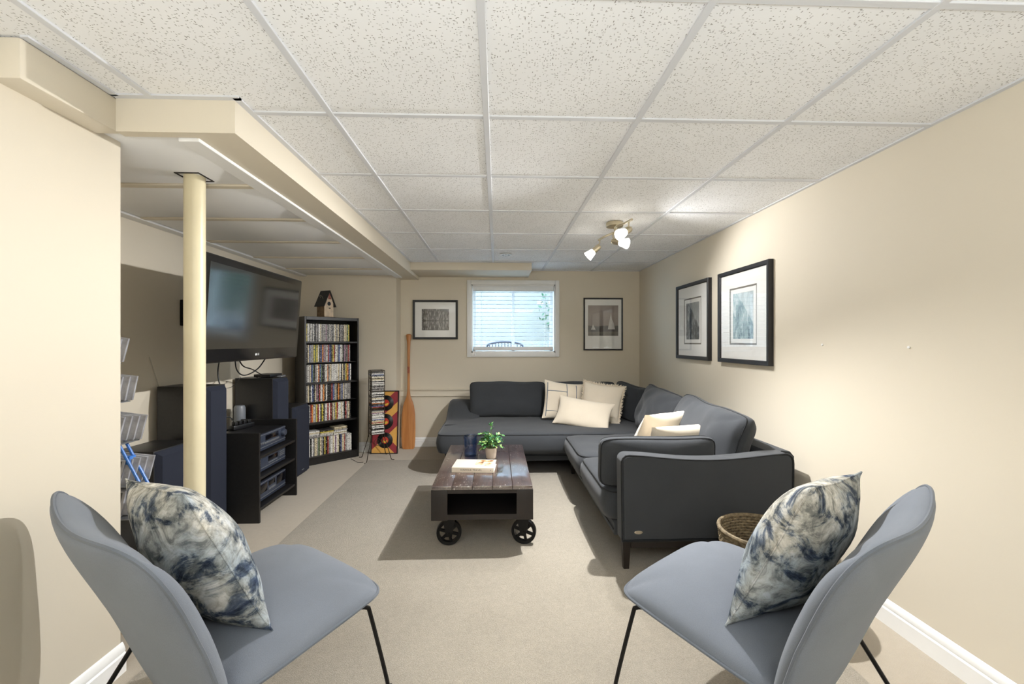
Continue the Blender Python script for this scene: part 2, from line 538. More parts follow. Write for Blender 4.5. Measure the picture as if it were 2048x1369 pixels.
for j in range(-6, 7):
    y = gy0 + T * j
    x0 = LW if y < 1.6 else -0.966
    MB().box(x0, RW, y - .012, y + .012, CEIL - .0015, CEIL + .007, 0.0015, 1).build('ceiling_tee', M_GRID, cl)
# wall angles
for b in ((RW - .02, RW, FW, BW, 0), (-0.968, -0.944, 1.60, 4.815, 0), (-1.395, -0.944, 1.592, 1.615, 0), (-1.395, -1.372, 1.30, 1.60, 0),
          (LW, LW + .022, FW, 1.30, 0), (.392, .412, 4.815, BW, 0), (-.968, .41, 4.795, 4.815, 0), (.412, RW, BW - .02, BW, 0)):
    MB().box(b[0], b[1], b[2], b[3], CEIL - .002, CEIL + .007).build('wall_angle', M_GRID, cl)

# alcove ceiling: recessed white panels between flat battens
al = struct('ceiling_alcove', MB().box(AW, -1.128, 1.66, JW, ZB + .028, ZB + .06), M_PANELW)
bys = [1.66, 2.20, 2.79, 3.41, 4.03, 4.64, JW]
MB().box(AW, AW + .075, LEND, JW, ZB + .002, ZB + .028, 0.002, 1).build('perimeter_strip', M_PANELW, al)
MB().box(-1.205, -1.128, 1.66, JW, ZB - .012, ZB + .028, 0.002, 1).build('perimeter_strip', M_PANELW, al)
for y in bys[1:-1]:
    MB().box(AW + .075, -1.205, y - .022, y + .022, ZB + .006, ZB + .028, 0.003, 1).build('ceiling_batten', M_WALL, al)
for a, b in zip(bys[:-1], bys[1:]):
    MB().box(AW + .08, -1.21, a + (.0 if a < 1.7 else .024), b - .024, ZB + .014, ZB + .028, 0.004, 2).build('ceiling_panel', M_PANELW, al)

# support post through a square hole in the alcove ceiling
post = thing('support_post', 'cream painted round steel post between the left wall and the television', 'post', (-1.437, 2.085, 0))
MB().lathe([(.0435, 0), (.0435, ZB + .06)], 40).build('post_shaft', M_POST, post)
mbh = MB()
for b in ((-.052, .052, -.056, -.050), (-.052, .052, .050, .056), (-.056, -.050, -.056, .056), (.050, .056, -.056, .056)):
    mbh.box(b[0], b[1], b[2], b[3], ZB + .010, ZB + .014)
mbh.build('collar_edge', M_WOODDK, post)

# baseboards
def profile_board(name, run0, run1, axis, at, sgn, h=.115):
    prof = [(0, 0), (sgn * .016, 0), (sgn * .016, h * .62), (sgn * .011, h * .68), (sgn * .013, h * .74), (sgn * .009, h * .86), (sgn * .004, h * .97), (0, h)]
    prof = [(at + p, z) for p, z in prof]
    return struct(name, MB().prism(prof, run0, run1, axis), M_WHITE)
profile_board('baseboard_right', FW, BW, 'y', RW, -1)
profile_board('baseboard_left', FW, LEND, 'y', LW, 1)
profile_board('baseboard_back', -1.195, RW, 'x', BW, -1)
profile_board('baseboard_jog', AW, -1.195, 'x', JW, -1)
profile_board('baseboard_alcove', LEND, JW, 'y', AW, 1)
# chair rail on the back wall
mb = MB()
mb.prism([(BW, .622), (BW - .012, .622), (BW - .016, .63), (BW - .010, .642), (BW - .010, .69), (BW - .020, .70), (BW - .022, .712), (BW, .716)], -1.195, 0.55, 'x')
struct('trim_4', mb, M_WALL)

# ------------------------------------------------------------------ area rug
rug = MB().box(-1.40, 1.41, 0.55, 4.72, 0.0, 0.009, 0.004, 2).build('area_rug', M_RUG)
tag(rug, 'large plain beige area rug lying on the carpet under the coffee table', 'rug')

# ------------------------------------------------------------------ window
win = thing('window_1', None, None, (0.205, BW, 0)); del_keys = None
win['kind'] = 'structure'
hx, z0, z1 = .53, wz0, wz1
cx0, cx1, cz0, cz1 = -.579, .577, 1.112, 2.073
for (a, b, c, d, nm) in ((cx0, -hx + .004, cz0, cz1, 'casing'), (hx - .004, cx1, cz0, cz1, 'casing'), (-hx + .004, hx - .004, z1 - .004, cz1, 'casing'), (-hx + .004, hx - .004, cz0, z0 + .004, 'casing')):
    MB().box(a, b, -.018, .0, c, d, 0.004).build(nm, M_WHITE, win)
mb = MB()
mb.box(-hx, -hx + .02, 0, .16, z0, z1).box(hx - .02, hx, 0, .16, z0, z1).box(-hx, hx, 0, .16, z1 - .02, z1).box(-hx, hx, 0, .16, z0, z0 + .02)
mb.build('jamb', M_WHITE, win)
for s in (-1, 1):
    x0, x1 = (-.51, .018) if s < 0 else (-.018, .51)
    y = .11 if s < 0 else .135
    mb = MB()
    mb.box(x0, x0 + .036, y, y + .024, z0 + .02, z1 - .02).box(x1 - .036, x1, y, y + .024, z0 + .02, z1 - .02)
    mb.box(x0, x1, y, y + .024, z0 + .02, z0 + .055).box(x0, x1, y, y + .024, z1 - .055, z1 - .02)
    sash = mb.build('sash', M_WHITE, win)
    MB().box(x0 + .03, x1 - .03, y + .010, y + .014, z0 + .05, z1 - .05).build('pane', M_GLASS, sash)

# blind
bl = thing('window_blind', 'white wooden venetian blind hanging open in the back wall window', 'blind', (0.205, BW, 0))
M_SLAT = simple('white_slat', rgb(240, 241, 242), 0.35, var=0.015)
MB().box(-.505, .505, -.012, .045, z1 - .085, z1 - .022, 0.004).build('headrail', M_SLAT, bl)
MB().box(-.50, .50, .0, .04, z0 + .030, z0 + .075, 0.004).build('bottom_rail', M_SLAT, bl)
slat0 = None
ns = 14
for k in range(ns):
    z = z0 + .105 + (z1 - .10 - z0 - .105) * k / (ns - 1)
    if slat0 is None:
        slat0 = MB().box(-.50, .50, -.024, .024, -.0015, .0015, 0.001, 1).build('slat', M_SLAT, bl, (0, .022, z), (R(-4), 0, 0))
    else: share(slat0, 'slat', bl, (0, .022, z), (R(-4), 0, 0))
for x in (-.40, .0, .40):
    mb = MB().tube([(x, -.004, z1 - .05), (x, -.004, z0 + .06)], .0012, 6).tube([(x, .048, z1 - .05), (x, .048, z0 + .06)], .0012, 6)
    mb.build('ladder_cord', M_SLAT, bl)
MB().tube([(-.478, -.018, z1 - .06), (-.480, -.02, z0 + .35), (-.478, -.018, z0 + .0)], .0022, 6).build('pull_cord', M_SLAT, bl)
MB().lathe([(0.002, .035), (.009, .02), (.010, 0), (0, -.002)], 10).build('cord_tassel', M_SLAT, bl, (-.478, -.018, z0 - .03))

# ------------------------------------------------------------------ outside the window
M_FENCE = simple('pale_stucco', rgb(118, 114, 104), 0.9, var=0.05, nscale=3)
M_GRAVEL = simple('pale_gravel', rgb(112, 109, 104), 0.9, var=0.35, nscale=40)
M_LEAF = simple('shrub_leaf', rgb(34, 74, 42), 0.6, var=0.4, nscale=9)
mb = MB().prism([(BW + .25, .2), (BW + .25, .45), (7.0, .45), (8.25, 1.36), (8.25, .2)], -3.0, 3.5, 'x')
tag(mb.build('ground', M_GRAVEL), kind='structure')
fo = tag(MB().box(-3.0, 3.5, 8.2, 8.35, 0.3, 3.4).build('garden_wall', M_FENCE), 'pale rendered garden wall seen through the window', 'wall')
random.seed(5)
mb = MB()
for k in range(900):
    c = Vector((1.28 + random.gauss(0, .22), 7.6 + random.gauss(0, .2), 2.0 + random.gauss(0, .36)))
    if c.z < 1.45: continue
    a = Vector((random.gauss(0, 1), random.gauss(0, 1), random.gauss(0, 1))).normalized() * .05
    b = a.cross(Vector((random.gauss(0, 1), random.gauss(0, 1), random.gauss(0, 1)))).normalized() * .022
    mb.poly([c - a, c + b, c + a, c - b])
sh = thing('garden_shrub', 'green leafy shrub outside the right half of the window', 'shrub', (0, 0, 0))
mb.build('foliage', M_LEAF, sh, smooth=False)['kind'] = 'stuff'
mb = MB().tube([(1.3, 7.62, 0.85), (1.28, 7.6, 1.6), (1.32, 7.58, 2.1)], [.03, .022, .01], 8)
for k in range(7):
    a = k * 0.9
    mb.tube([(1.28, 7.6, 1.45 + k * .09), (1.28 + .22 * math.cos(a), 7.6 + .2 * math.sin(a), 1.65 + k * .1)], [.010, .004], 6)
mb.build('stem', M_WOODDK, sh)
pc = thing('patio_chair', 'blue metal patio chair with an arched back just outside the window', 'chair', (0.115, 6.25, 1.11))
M_PATIO = simple('blue_painted_metal', rgb(28, 42, 66), 0.5, var=0.1)
arc = [(-.26, 0, .05)] + [(-.26 * math.cos(PI * k / 12), 0, .13 + .06 * math.sin(PI * k / 12)) for k in range(13)] + [(.26, 0, .05)]
MB().tube(arc, .014, 8).build('back_rail', M_PATIO, pc)
MB().box(-.25, .25, -.012, .012, .03, .12, .004).build('back_panel', M_PATIO, pc)
for k in range(-5, 6):
    MB().tube([(k * .045, 0, .11), (k * .045, 0, .13 + .055 * math.cos(k * .045 / .26 * PI / 2))], .006, 6).build('back_spindle', M_PATIO, pc)
MB().box(-.25, .25, -.02, .45, -.24, -.21, .01).build('seat', M_PATIO, pc)
for sx in (-.24, .24):
    MB().tube([(sx, 0, .12), (sx, 0, -.22), (sx, -.05, -.66)], .013, 8).build('leg', M_PATIO, pc)
    MB().tube([(sx, .42, -.22), (sx, .45, -.66)], .013, 8).build('leg', M_PATIO, pc)

# ------------------------------------------------------------------ sectional sofa
def placed(mb, name, mat, parent, ang=35):
    """shape given in room coordinates, stored relative to its parent's base"""
    o = mb.build(name, mat, parent, ang=ang)
    o.data.transform(Matrix.Translation(-parent.location)); return o
sofa = thing('sectional_sofa', 'large charcoal fabric corner sofa along the back and right walls', 'sofa', (1.2, 4.6, 0))
SL = sofa.location
def sofa_pad(name, c, rot, w, h, t, **kw):
    pip = kw.pop('piping', 'top')
    mb, top, bot = pad(w, h, t, **kw)
    o = mb.build(name, M_SOFA, sofa, Vector(c) - SL, rot, ang=60)
    pm = MB()
    if pip in ('top', 'both'): pm.tube(resample(top, .02), .0045, 6, closed=True)
    if pip in ('bottom', 'both'): pm.tube(resample(bot, .02), .0045, 6, closed=True)
    pm.build('piping', M_PIPE, o)
    return o
placed(MB().box(-.50, 1.72, 4.12, 5.25, .15, .238, .01).box(.685, 1.72, 2.48, 4.12, .165, .238, .01), 'base_frame', M_SOFA, sofa)
mb = MB().tube([(-.50, 4.115, .20), (.68, 4.115, .20)], .004, 6).tube([(.68, 4.1, .205), (.68, 2.48, .205)], .004, 6)
placed(mb, 'base_piping', M_PIPE, sofa)
# seats: one long bench along the back wall, two on the right run
sofa_pad('seat_cushion', (.51, 4.585, .330), (0, 0, 0), 2.16, 1.07, .215, edge=.80, nx=44, ny=22, sq=16, side=.022, p=5, wr=.006, seed=3)
sofa_pad('seat_cushion', (1.11, 3.660, .330), (0, 0, 0), .93, .770, .225, edge=.70, sq=12, side=.026, p=3.6, wr=.009, seed=4)
sofa_pad('seat_cushion', (1.11, 2.885, .330), (0, 0, 0), .93, .770, .225, edge=.70, sq=12, side=.026, p=3.6, wr=.009, seed=5)
# back frames
prof = [(5.27, .16), (5.27, .57), (5.24, .60), (5.18, .605), (5.13, .585), (5.10, .55), (5.10, .16)]
placed(MB().prism(prof, -.52, 1.74, 'x'), 'back_frame', M_SOFA, sofa)
prof = [(1.735, .16), (1.735, .63), (1.71, .66), (1.66, .665), (1.62, .645), (1.60, .60), (1.60, .16)]
placed(MB().prism(prof, 2.44, 5.10, 'y'), 'back_frame', M_SOFA, sofa)
# sloping open end at the left
mb = MB()
prof = []
for k in range(25):
    t = k / 24; y = 5.27 - t * .78
    z = .435 + .17 * (0.5 + 0.5 * math.cos(PI * min(1, max(0, (t - .10) / .62)))) if t > .1 else .60
    prof.append((y, z))
n = len(prof); rows = []
for i, x in enumerate((-.575, -.565, -.54, -.48, -.38, -.28, -.20)):
    drop = (.05, .018, .0, .0, -.004, -.012, -.03)[i]
    rows.append([mb.bm.verts.new((x, y, (z - drop if drop > 0 else z + drop * (1 if z > .44 else 0)))) for y, z in prof])
for a, b in zip(rows[:-1], rows[1:]):
    for k in range(n - 1): mb.bm.faces.new([a[k], a[k + 1], b[k + 1], b[k]])
low = [mb.bm.verts.new((-.575, y, .20)) for y, z in prof]
for k in range(n - 1): mb.bm.faces.new([low[k], low[k + 1], rows[0][k + 1], rows[0][k]])
placed(mb, 'end_slope', M_SOFA, sofa, ang=70)
# arm at the near end: soft panel with a dipped top edge
pts = [(.70, .185), (1.675, .185)]
for k in range(5):
    a = k / 4 * PI / 2; pts.append((1.635 + .045 * math.cos(a), .620 + .045 * math.sin(a)))
for k in range(1, 12):
    t = k / 12; x = 1.62 - t * .86
    pts.append((x, .664 - .032 * math.sin(PI * t) ** 1.2))
for k in range(5):
    a = PI / 2 + k / 4 * PI / 2; pts.append((.735 + .04 * math.cos(a), .625 + .04 * math.sin(a)))
mb = MB().prism(pts, 2.362, 2.475, 'y')
es = [e for e in mb.bm.edges if abs(e.verts[0].co.y - e.verts[1].co.y) < 1e-5]
bmesh.ops.bevel(mb.bm, geom=es, offset=.012, segments=3, affect='EDGES')
arm = placed(mb, 'arm', M_SOFA, sofa, ang=50)
placed(MB().tube(resample([Vector((x, 2.366, z)) for x, z in pts], .02), .005, 6, closed=True), 'arm_piping', M_PIPE, sofa)
mb = MB().lathe([(0, .002), (.018, .0015), (.02, 0)], 18, mat=Matrix.Translation((.79, 2.3615, .235)) @ Matrix.Rotation(PI / 2, 4, 'X') @ Matrix.Diagonal((1.2, .5, 1, 1)))
placed(mb, 'metal_badge', M_NICKEL, sofa)
# loose back cushions
up = PI / 2
sofa_pad('back_cushion', (.125, 4.985, .632), (up - R(9), 0, 0), .885, .405, .23, edge=.34, sq=9, pinch=.035, side=.012, p=2.6, wr=.018, seed=11)
sofa_pad('back_cushion', (.985, 4.985, .635), (up - R(9), 0, R(-1)), .80, .395, .22, edge=.34, sq=9, pinch=.035, side=.012, p=2.6, wr=.02, seed=12)
sofa_pad('back_cushion', (1.50, 4.72, .622), (up - R(8), R(4), R(-62)), .52, .41, .20, edge=.25, sq=7, pinch=.07, side=.010, p=2.4, wr=.04, seed=13)
sofa_pad('back_cushion', (1.485, 3.865, .640), (up - R(17), R(2), R(-92)), .95, .47, .27, edge=.14, sq=8, pinch=.07, side=.010, p=2.2, wr=.026, seed=14, nx=30, ny=22)
sofa_pad('back_cushion', (1.455, 2.955, .640), (up - R(19), R(2), R(-90)), .92, .48, .30, edge=.16, sq=8, pinch=.07, side=.012, p=2.2, wr=.028, seed=15, nx=30, ny=22)
sofa_pad('arm_cushion', (.965, 2.560, .578), (up - R(4), 0, R(180)), .69, .285, .165, edge=.30, sq=10, side=.008, p=2.4, wr=.016, seed=16, piping='both')
for (x, y) in ((.735, 2.42), (.745, 4.17), (-.44, 4.18), (-.44, 5.20), (1.66, 2.42), (1.66, 5.20)):
    mb = MB(); top = .19
    a = [mb.bm.verts.new((x + sx * .024, y + sy * .024, top)) for sx, sy in ((-1, -1), (1, -1), (1, 1), (-1, 1))]
    zl = .0095 if x < 1.4 and y < 4.7 else 0.0
    b = [mb.bm.verts.new((x + sx * .015, y + sy * .015, zl)) for sx, sy in ((-1, -1), (1, -1), (1, 1), (-1, 1))]
    for k in range(4): mb.bm.faces.new([a[k], a[(k + 1) % 4], b[(k + 1) % 4], b[k]])
    mb.bm.faces.new(a); mb.bm.faces.new(b[::-1])
    placed(mb, 'leg', M_WOODDK, sofa)
placed(MB().box(.76, 1.64, 2.40, 2.43, .13, .185), 'leg_rail', M_WOODDK, sofa)

# ------------------------------------------------------------------ throw pillows
def pillow(name, label, c, rot, w, h, t, mat, seed, wr=.008, pinch=.09, group=None, extra=None, parts=None):
    r = thing(name, label, 'cushion', c, 0, group)
    r.rotation_euler = rot
    mb, top, bot = pad(w, h, t, edge=0, nx=26, ny=22, round_=.02, pinch=pinch, p=2.2, wr=wr, seed=seed, q=.62)
    cov = mb.build('cover', mat, r, ang=75)
    if parts: parts(r, top, w, h, t)
    return r
M_KNIT = None
def knit_mat():
    m, nt, b = new_mat('cream_cable_knit')
    v = coords(nt, rot=(0, 0, 0))
    w = N(nt, 'ShaderNodeTexWave', i_Scale=26, i_Distortion=5.0, i_Detail=2, i_Detail_Scale=2.0); nt.links.new(v, w.inputs[0])
    nt.links.new(ramp(nt, w.outputs[1], [(0.0, rgb(176, 166, 150)), (.5, rgb(232, 224, 210))]), b.inputs['Base Color'])
    b.inputs['Roughness'].default_value = .95
    bump(nt, b, w.outputs[1], .8, .006); return m
M_KNIT = knit_mat()
M_STRIPE = fabric('slate_stripe', rgb(112, 122, 134), var=.1)
def stripes(r, top, w, h, t):
    def zsurf(x, y):
        a, b = min(.999, abs(2 * x / w)), min(.999, abs(2 * y / h))
        return t / 2 * ((1 - a ** 2.2) * (1 - b ** 2.2)) ** .62 + .003
    mb = MB()
    for (vert, k, a, b) in ((1, -.43, -.44, .44), (1, .05, -.44, .44), (1, .30, -.44, .44), (0, -.30, -.44, .44), (0, .22, -.44, .06)):
        pts = []
        for i in range(25):
            s_ = a + (b - a) * i / 24
            x, y = (k * w, s_ * h) if vert else (s_ * w, k * h)
            pts.append((x * .97, y * .97, zsurf(x, y)))
        mb.tube(pts, .004, 6)
    mb.build('woven_stripe', M_STRIPE, r)
def fringe(r, top, w, h, t):
    random.seed(3); mb = MB(); loop = resample(top, .006)
    cen = Vector((0, 0, 0))
    for p in loop:
        d = (p - cen); d.z = 0; d.normalize()
        q = p + d * random.uniform(.018, .034) + Vector((random.uniform(-.006, .006), random.uniform(-.006, .006), random.uniform(-.006, .006)))
        mb.tube([p, q], [.0042, .002], 4, cap=False)
    o = mb.build('fringe', M_IVORY, r); o['kind'] = 'stuff'
def knitface(r, top, w, h, t):
    mb, a, b = pad(w * .98, h * .98, t, edge=0, nx=20, ny=18, round_=.02, pinch=.09, p=2.2, q=.62)
    for v in list(mb.bm.verts):
        v.co.z = v.co.z + .004
    bmesh.ops.delete(mb.bm, geom=[f for f in mb.bm.faces if f.calc_center_median().z < .006], context='FACES')
    mb.build('knit_face', M_KNIT, r)
pillow('throw_pillow', 'ivory square cushion with thin slate grey stripes on the back sofa', (.735, 4.745, .640), (up - R(16), R(8), R(6)), .46, .44, .15, M_IVORY, 21, wr=.013, parts=stripes)
pillow('throw_pillow', 'cream square cushion with frayed fringed edges in the sofa corner', (1.13, 4.62, .632), (up - R(20), R(6), R(-26)), .45, .44, .14, M_IVORY, 22, wr=.014, parts=fringe)
pillow('lumbar_pillow', 'plain cream oblong cushion leaning in front on the back sofa', (.895, 4.41, .555), (up - R(30), R(7), R(-24)), .60, .33, .15, M_IVORY, 23, pinch=.10, wr=.012)
pillow('throw_pillow', 'cream cushion with one knitted side leaning on the right sofa run', (1.20, 3.12, .615), (up - R(31), 0, R(206)), .52, .43, .16, M_IVORY, 24, wr=.012, parts=knitface)
pillow('lumbar_pillow', 'ivory oblong cushion nearest the arm of the right sofa run', (1.245, 2.86, .598), (up - R(27), 0, R(196)), .58, .35, .15, M_IVORY, 25, parts=knitface)

# ------------------------------------------------------------------ coffee table
def table_mat():
    m, nt, b = new_mat('worn_dark_glossy_planks')
    v = coords(nt, scale=(26, 2.2, 26)); v2 = coords(nt, scale=(3, 1.6, 3)); v3 = coords(nt, scale=(60, 22, 30))
    g = noise_out(nt, v, 3.0, 6, .65, .5); f = noise_out(nt, v3, 1.5, 5, .7); p = noise_out(nt, v2, 3.0, 3)
    base = ramp(nt, g, [(0.3, rgb(40, 26, 26)), (0.55, rgb(70, 50, 48)), (0.8, rgb(100, 80, 76))])
    fl_ = math_(nt, 'MULTIPLY', ramp(nt, f, [(0.60, (0, 0, 0, 1)), (0.66, (1, 1, 1, 1))]), ramp(nt, p, [(0.45, (0, 0, 0, 1)), (0.6, (1, 1, 1, 1))]))
    nt.links.new(mixc(nt, fl_, base, rgb(214, 208, 204)), b.inputs['Base Color'])
    nt.links.new(ramp(nt, g, [(0.2, (.30,) * 3 + (1,)), (0.8, (.42,) * 3 + (1,))]), b.inputs['Roughness'])
    b.inputs['Specular IOR Level'].default_value = .7
    b.inputs['Coat Weight'].default_value = 1.0; b.inputs['Coat Roughness'].default_value = .13; b.inputs['Coat IOR'].default_value = 2.5
    bump(nt, b, g, .25, .003)
    return m
M_TABLE = table_mat()
M_TBODY = simple('black_brown_painted_wood', rgb(31, 24, 22), .5, var=.2, nscale=14)
ct = thing('coffee_table', 'dark industrial cart coffee table on spoked iron casters', 'table', (-.09, 3.14, 0))
hw, hd, zt, zb = .308, .525, .42, .212
pw = 2 * hw / 5
for k in range(5):
    MB().box(-hw + k * pw + .0008, -hw + (k + 1) * pw - .0008, -hd, hd, zt - .024, zt, .0025, 2).build('plank', M_TABLE, ct)
for sy in (-1, 1):
    y0, y1 = (-hd + .004, -hd + .03) if sy < 0 else (hd - .03, hd - .004)
    mb = MB().box(-hw - .004, -hw + .095, y0, y1, zb - .004, zt - .025, .003).box(hw - .098, hw + .004, y0, y1, zb - .004, zt - .025, .003)
    mb.box(-hw + .095, hw - .098, y0 + .003, y1 - .003, zt - .048, zt - .025).box(-hw + .095, hw - .098, y0 + .003, y1 - .003, zb, zb + .032)
    mb.build('end_frame', M_TBODY, ct)
for sx in (-1, 1):
    x0, x1 = (-hw, -hw + .02) if sx < 0 else (hw - .02, hw)
    MB().box(x0, x1, -hd + .03, hd - .03, zb, zt - .026, .002).build('side_panel', M_TBODY, ct)
MB().box(-hw + .02, hw - .02, -hd + .03, hd - .03, zb + .012, zb + .030).build('shelf', M_TBODY, ct)
MB().box(-.19, .045, -hd + .06, -hd + .40, zt - .052, zt - .042).build('shelf_runner', M_BLACKPL, ct)
for sx in (-1, 1):
    for sy in (-1, 1):
        for q in ((sx * (hw - .02), zt - .05), (sx * (hw - .02), zb + .02)):
            pass
for sx, sy, yaw in ((-1, -1, 6), (1, -1, -14), (-1, 1, 10), (1, 1, -6)):
    x = -.214 if sx < 0 else .279 - .0
    x = -.216 if sx < 0 else .262
    y = sy * .40
    mb = MB().box(-.05, .05, -.045, .045, .118, .126, .002).lathe([(.028, .100), (.028, .119)], 16)
    mb.box(-.030, .030, -.034, .034, .094, .104)
    for s in (-1, 1):
        poly = [(-.042, .104), (.042, .104), (.026, .02), (.018, -.022), (-.018, -.022), (-.026, .02)]
        mb.prism(poly, s * .026 - .003, s * .026 + .003, 'y')
    mb.lathe([(.009, -.034), (.009, .034)], 10, mat=Matrix.Rotation(PI / 2, 4, 'X'))
    fk = mb.build('caster', M_BLACKMET, ct, (x, y, .0885), (0, 0, R(yaw)))
    rot = Matrix.Rotation(PI / 2, 4, 'X')
    mb = MB().lathe([(.060, -.016), (.0775, -.019), (.0795, -.012), (.0795, .012), (.0775, .019), (.060, .016), (.060, -.016)], 40, mat=rot, cap=False)
    mb.lathe([(.020, -.018), (.020, .018)], 20, mat=rot)
    for k in range(6):
        a = k * PI / 3 + .3
        bm2 = MB().box(.015, .064, -.0085, .0085, -.0085, .0085, .002, 1)
        bm2.bm.transform(Matrix.Rotation(a, 4, 'Y'))
        me = bpy.data.meshes.new('t'); bm2.bm.to_mesh(me); bm2.bm.free(); mb.bm.from_mesh(me); bpy.data.meshes.remove(me)
    mb.build('wheel', M_BLACKMET, fk)

# things on the table
zt = .42
vs = thing('glass_vase', 'tapered blue smoked glass cylinder vase on the coffee table', 'vase', (-.205, 3.32, zt))
def blue_glass():
    m = glass_mat('blue_smoked_glass', (.60, .70, .87, 1), .03, 1.5, 1.6); return m
M_BLUEG = blue_glass()
MB().lathe([(0, 0), (.047, 0), (.049, .004), (.055, .152), (.0535, .155), (.052, .152), (.046, .012), (0, .010)], 40, cap=False).build('vessel', M_BLUEG, vs)
pot = thing('potted_plant', 'small leafy green plant in a beige pot on the coffee table', 'plant', (-.045, 3.25, zt))
M_POT = simple('beige_clay', rgb(206, 188, 168), .8, var=.05, nscale=30, bstr=.05)
MB().lathe([(0, 0), (.036, 0), (.038, .003), (.046, .078), (.044, .080), (.041, .077), (.036, .066), (0, .064)], 28).build('pot', M_POT, pot)
M_SOIL = simple('dark_soil', rgb(50, 40, 30), 1, var=.3)
MB().lathe([(0, .0665), (.0365, .0665)], 20, cap=False).build('soil', M_SOIL, pot)
def leaf_mat():
    m, nt, b = new_mat('mixed_green_leaves')
    oi = N(nt, 'ShaderNodeObjectInfo')
    v = coords(nt)
    r_ = math_(nt, 'ADD', math_(nt, 'MULTIPLY', oi.outputs['Random'], .6), math_(nt, 'MULTIPLY', noise_out(nt, v, 20, 2), .4))
    nt.links.new(ramp(nt, r_, [(.2, rgb(52, 112, 78)), (.5, rgb(92, 150, 84)), (.8, rgb(168, 190, 106))]), b.inputs['Base Color'])
    b.inputs['Roughness'].default_value = .5
    return m
M_GREEN = leaf_mat()
random.seed(12)
stems = MB(); lf = None; nleaf = 0
mb = MB()
L_ = .030; W_ = .0085
mid = [(0, -.0), (.25, .8), (.5, 1), (.75, .75), (1, .0)]
vl = [mb.bm.verts.new((0, t * L_, -.004 * t * t)) for t, _ in mid]
ll = [mb.bm.verts.new((-w_ * W_, t * L_, .002 - .004 * t * t)) for t, w_ in mid[1:4]]
rl = [mb.bm.verts.new((w_ * W_, t * L_, .002 - .004 * t * t)) for t, w_ in mid[1:4]]
for sd_ in (ll, rl):
    mb.bm.faces.new([vl[0], vl[1], sd_[0]]); mb.bm.faces.new([vl[1], vl[2], sd_[1], sd_[0]])
    mb.bm.faces.new([vl[2], vl[3], sd_[2], sd_[1]]); mb.bm.faces.new([vl[3], vl[4], sd_[2]])
leaf0 = mb.build('leaf', M_GREEN, pot)
first = True
dirs = [(0.0, 0.05, .165, 0)] + [(random.uniform(-1, 1), random.uniform(-1, 1), random.uniform(.02, .10), 1) for _ in range(25)] + [(.9, .1, .09, 2), (.8, -.2, .015, 2), (-.8, -.6, .005, 1), (-.7, -.7, .02, 1)]
for (dx, dy, hz, kk) in dirs:
    rad = .085 if kk == 1 else (.100 if kk == 2 else 1)
    l = math.hypot(dx, dy); k_ = min(1, 1 / max(l, .01)) if l > 1 else 1
    p0 = Vector((dx * .015, dy * .015, .064)); p2 = Vector((dx * rad * k_, dy * rad * k_, .075 + hz)); p1 = Vector((p2.x * .5, p2.y * .5, .085 + hz * .9))
    path = catmull([p0, p1, p2], 5); stems.tube(path, [.0016] * (len(path) - 1) + [.0006], 5)
    m = len(path)
    for i in range(3, m):
        for s in (-1, 1):
            t = (path[i] - path[i - 1]).normalized()
            sdv = t.cross(Vector((random.uniform(-.4, .4), random.uniform(-.4, .4), 1))).normalized() * s
            d = (t * .7 + sdv * .9 + Vector((0, 0, random.uniform(0, .5)))).normalized()
            zq = Vector((random.uniform(-.5, .5), random.uniform(-.5, .5), 1)); xq = d.cross(zq).normalized(); zq = xq.cross(d)
            rotm = Matrix((xq, d, zq)).transposed().to_4x4()
            sc = random.uniform(.65, 1.05)
            o = leaf0 if first else share(leaf0, 'leaf', pot)
            first = False
            o.matrix_local = Matrix.Translation(path[i]) @ rotm @ Matrix.Scale(sc, 4)
            nleaf += 1
    o = share(leaf0, 'leaf', pot)
    t = (path[-1] - path[-2]).normalized(); xq = t.cross(Vector((.3, .2, 1))).normalized(); zq = xq.cross(t)
    o.matrix_local = Matrix.Translation(path[-1]) @ Matrix((xq, t, zq)).transposed().to_4x4()
stems.build('stem', simple('plant_stem', rgb(96, 124, 70), .6), pot)

bk = thing('hardcover_book', 'thick pale beige hardcover book lying on the coffee table', 'book', (-.155, 2.985, zt), R(-5))
M_COVER = simple('pale_book_cover', rgb(226, 212, 192), .6, var=.03, nscale=12)
M_PAGES = simple('book_pages', rgb(214, 200, 178), .9, var=.08, nscale=220)
bw, bd, bt = .285, .20, .034
MB().box(-bw / 2 + .004, bw / 2 - .006, -bd / 2 + .002, bd / 2 - .006, .003, bt - .003).build('page_block', M_PAGES, bk)
mb = MB().box(-bw / 2, bw / 2, -bd / 2, bd / 2, 0, .003, .001).box(-bw / 2, bw / 2, -bd / 2, bd / 2, bt - .003, bt, .001).box(-bw / 2, bw / 2, -bd / 2 - .002, -bd / 2 + .002, 0, bt, .001)
mb.build('cover', M_COVER, bk)
def cover_art():
    m, nt, b = new_mat('rust_floral_cover_print')
    v = coords(nt)
    n = noise_out(nt, v, 26, 5, .6, .5)
    nt.links.new(ramp(nt, n, [(.36, rgb(96, 58, 36)), (.43, rgb(196, 140, 92)), (.52, rgb(228, 200, 168)), (.7, rgb(226, 212, 192))]), b.inputs['Base Color'])
    b.inputs['Roughness'].default_value = .6; return m
MB().box(.005, .125, -.05, .085, bt, bt + .0006).build('cover_print', cover_art(), bk)
M_INK = simple('brown_ink', rgb(104, 88, 72), .8, var=.1)
text_mesh('KINFOLK TRAVEL', .017, 'spine_lettering', M_INK, bk, (-.01, -bd / 2 - .0022, bt / 2), (PI / 2, 0, 0), .0002, 1.1)
text_mesh('K', .012, 'spine_mark', M_BLACKPL, bk, (.122, -bd / 2 - .0022, bt / 2), (PI / 2, 0, 0), .0002)

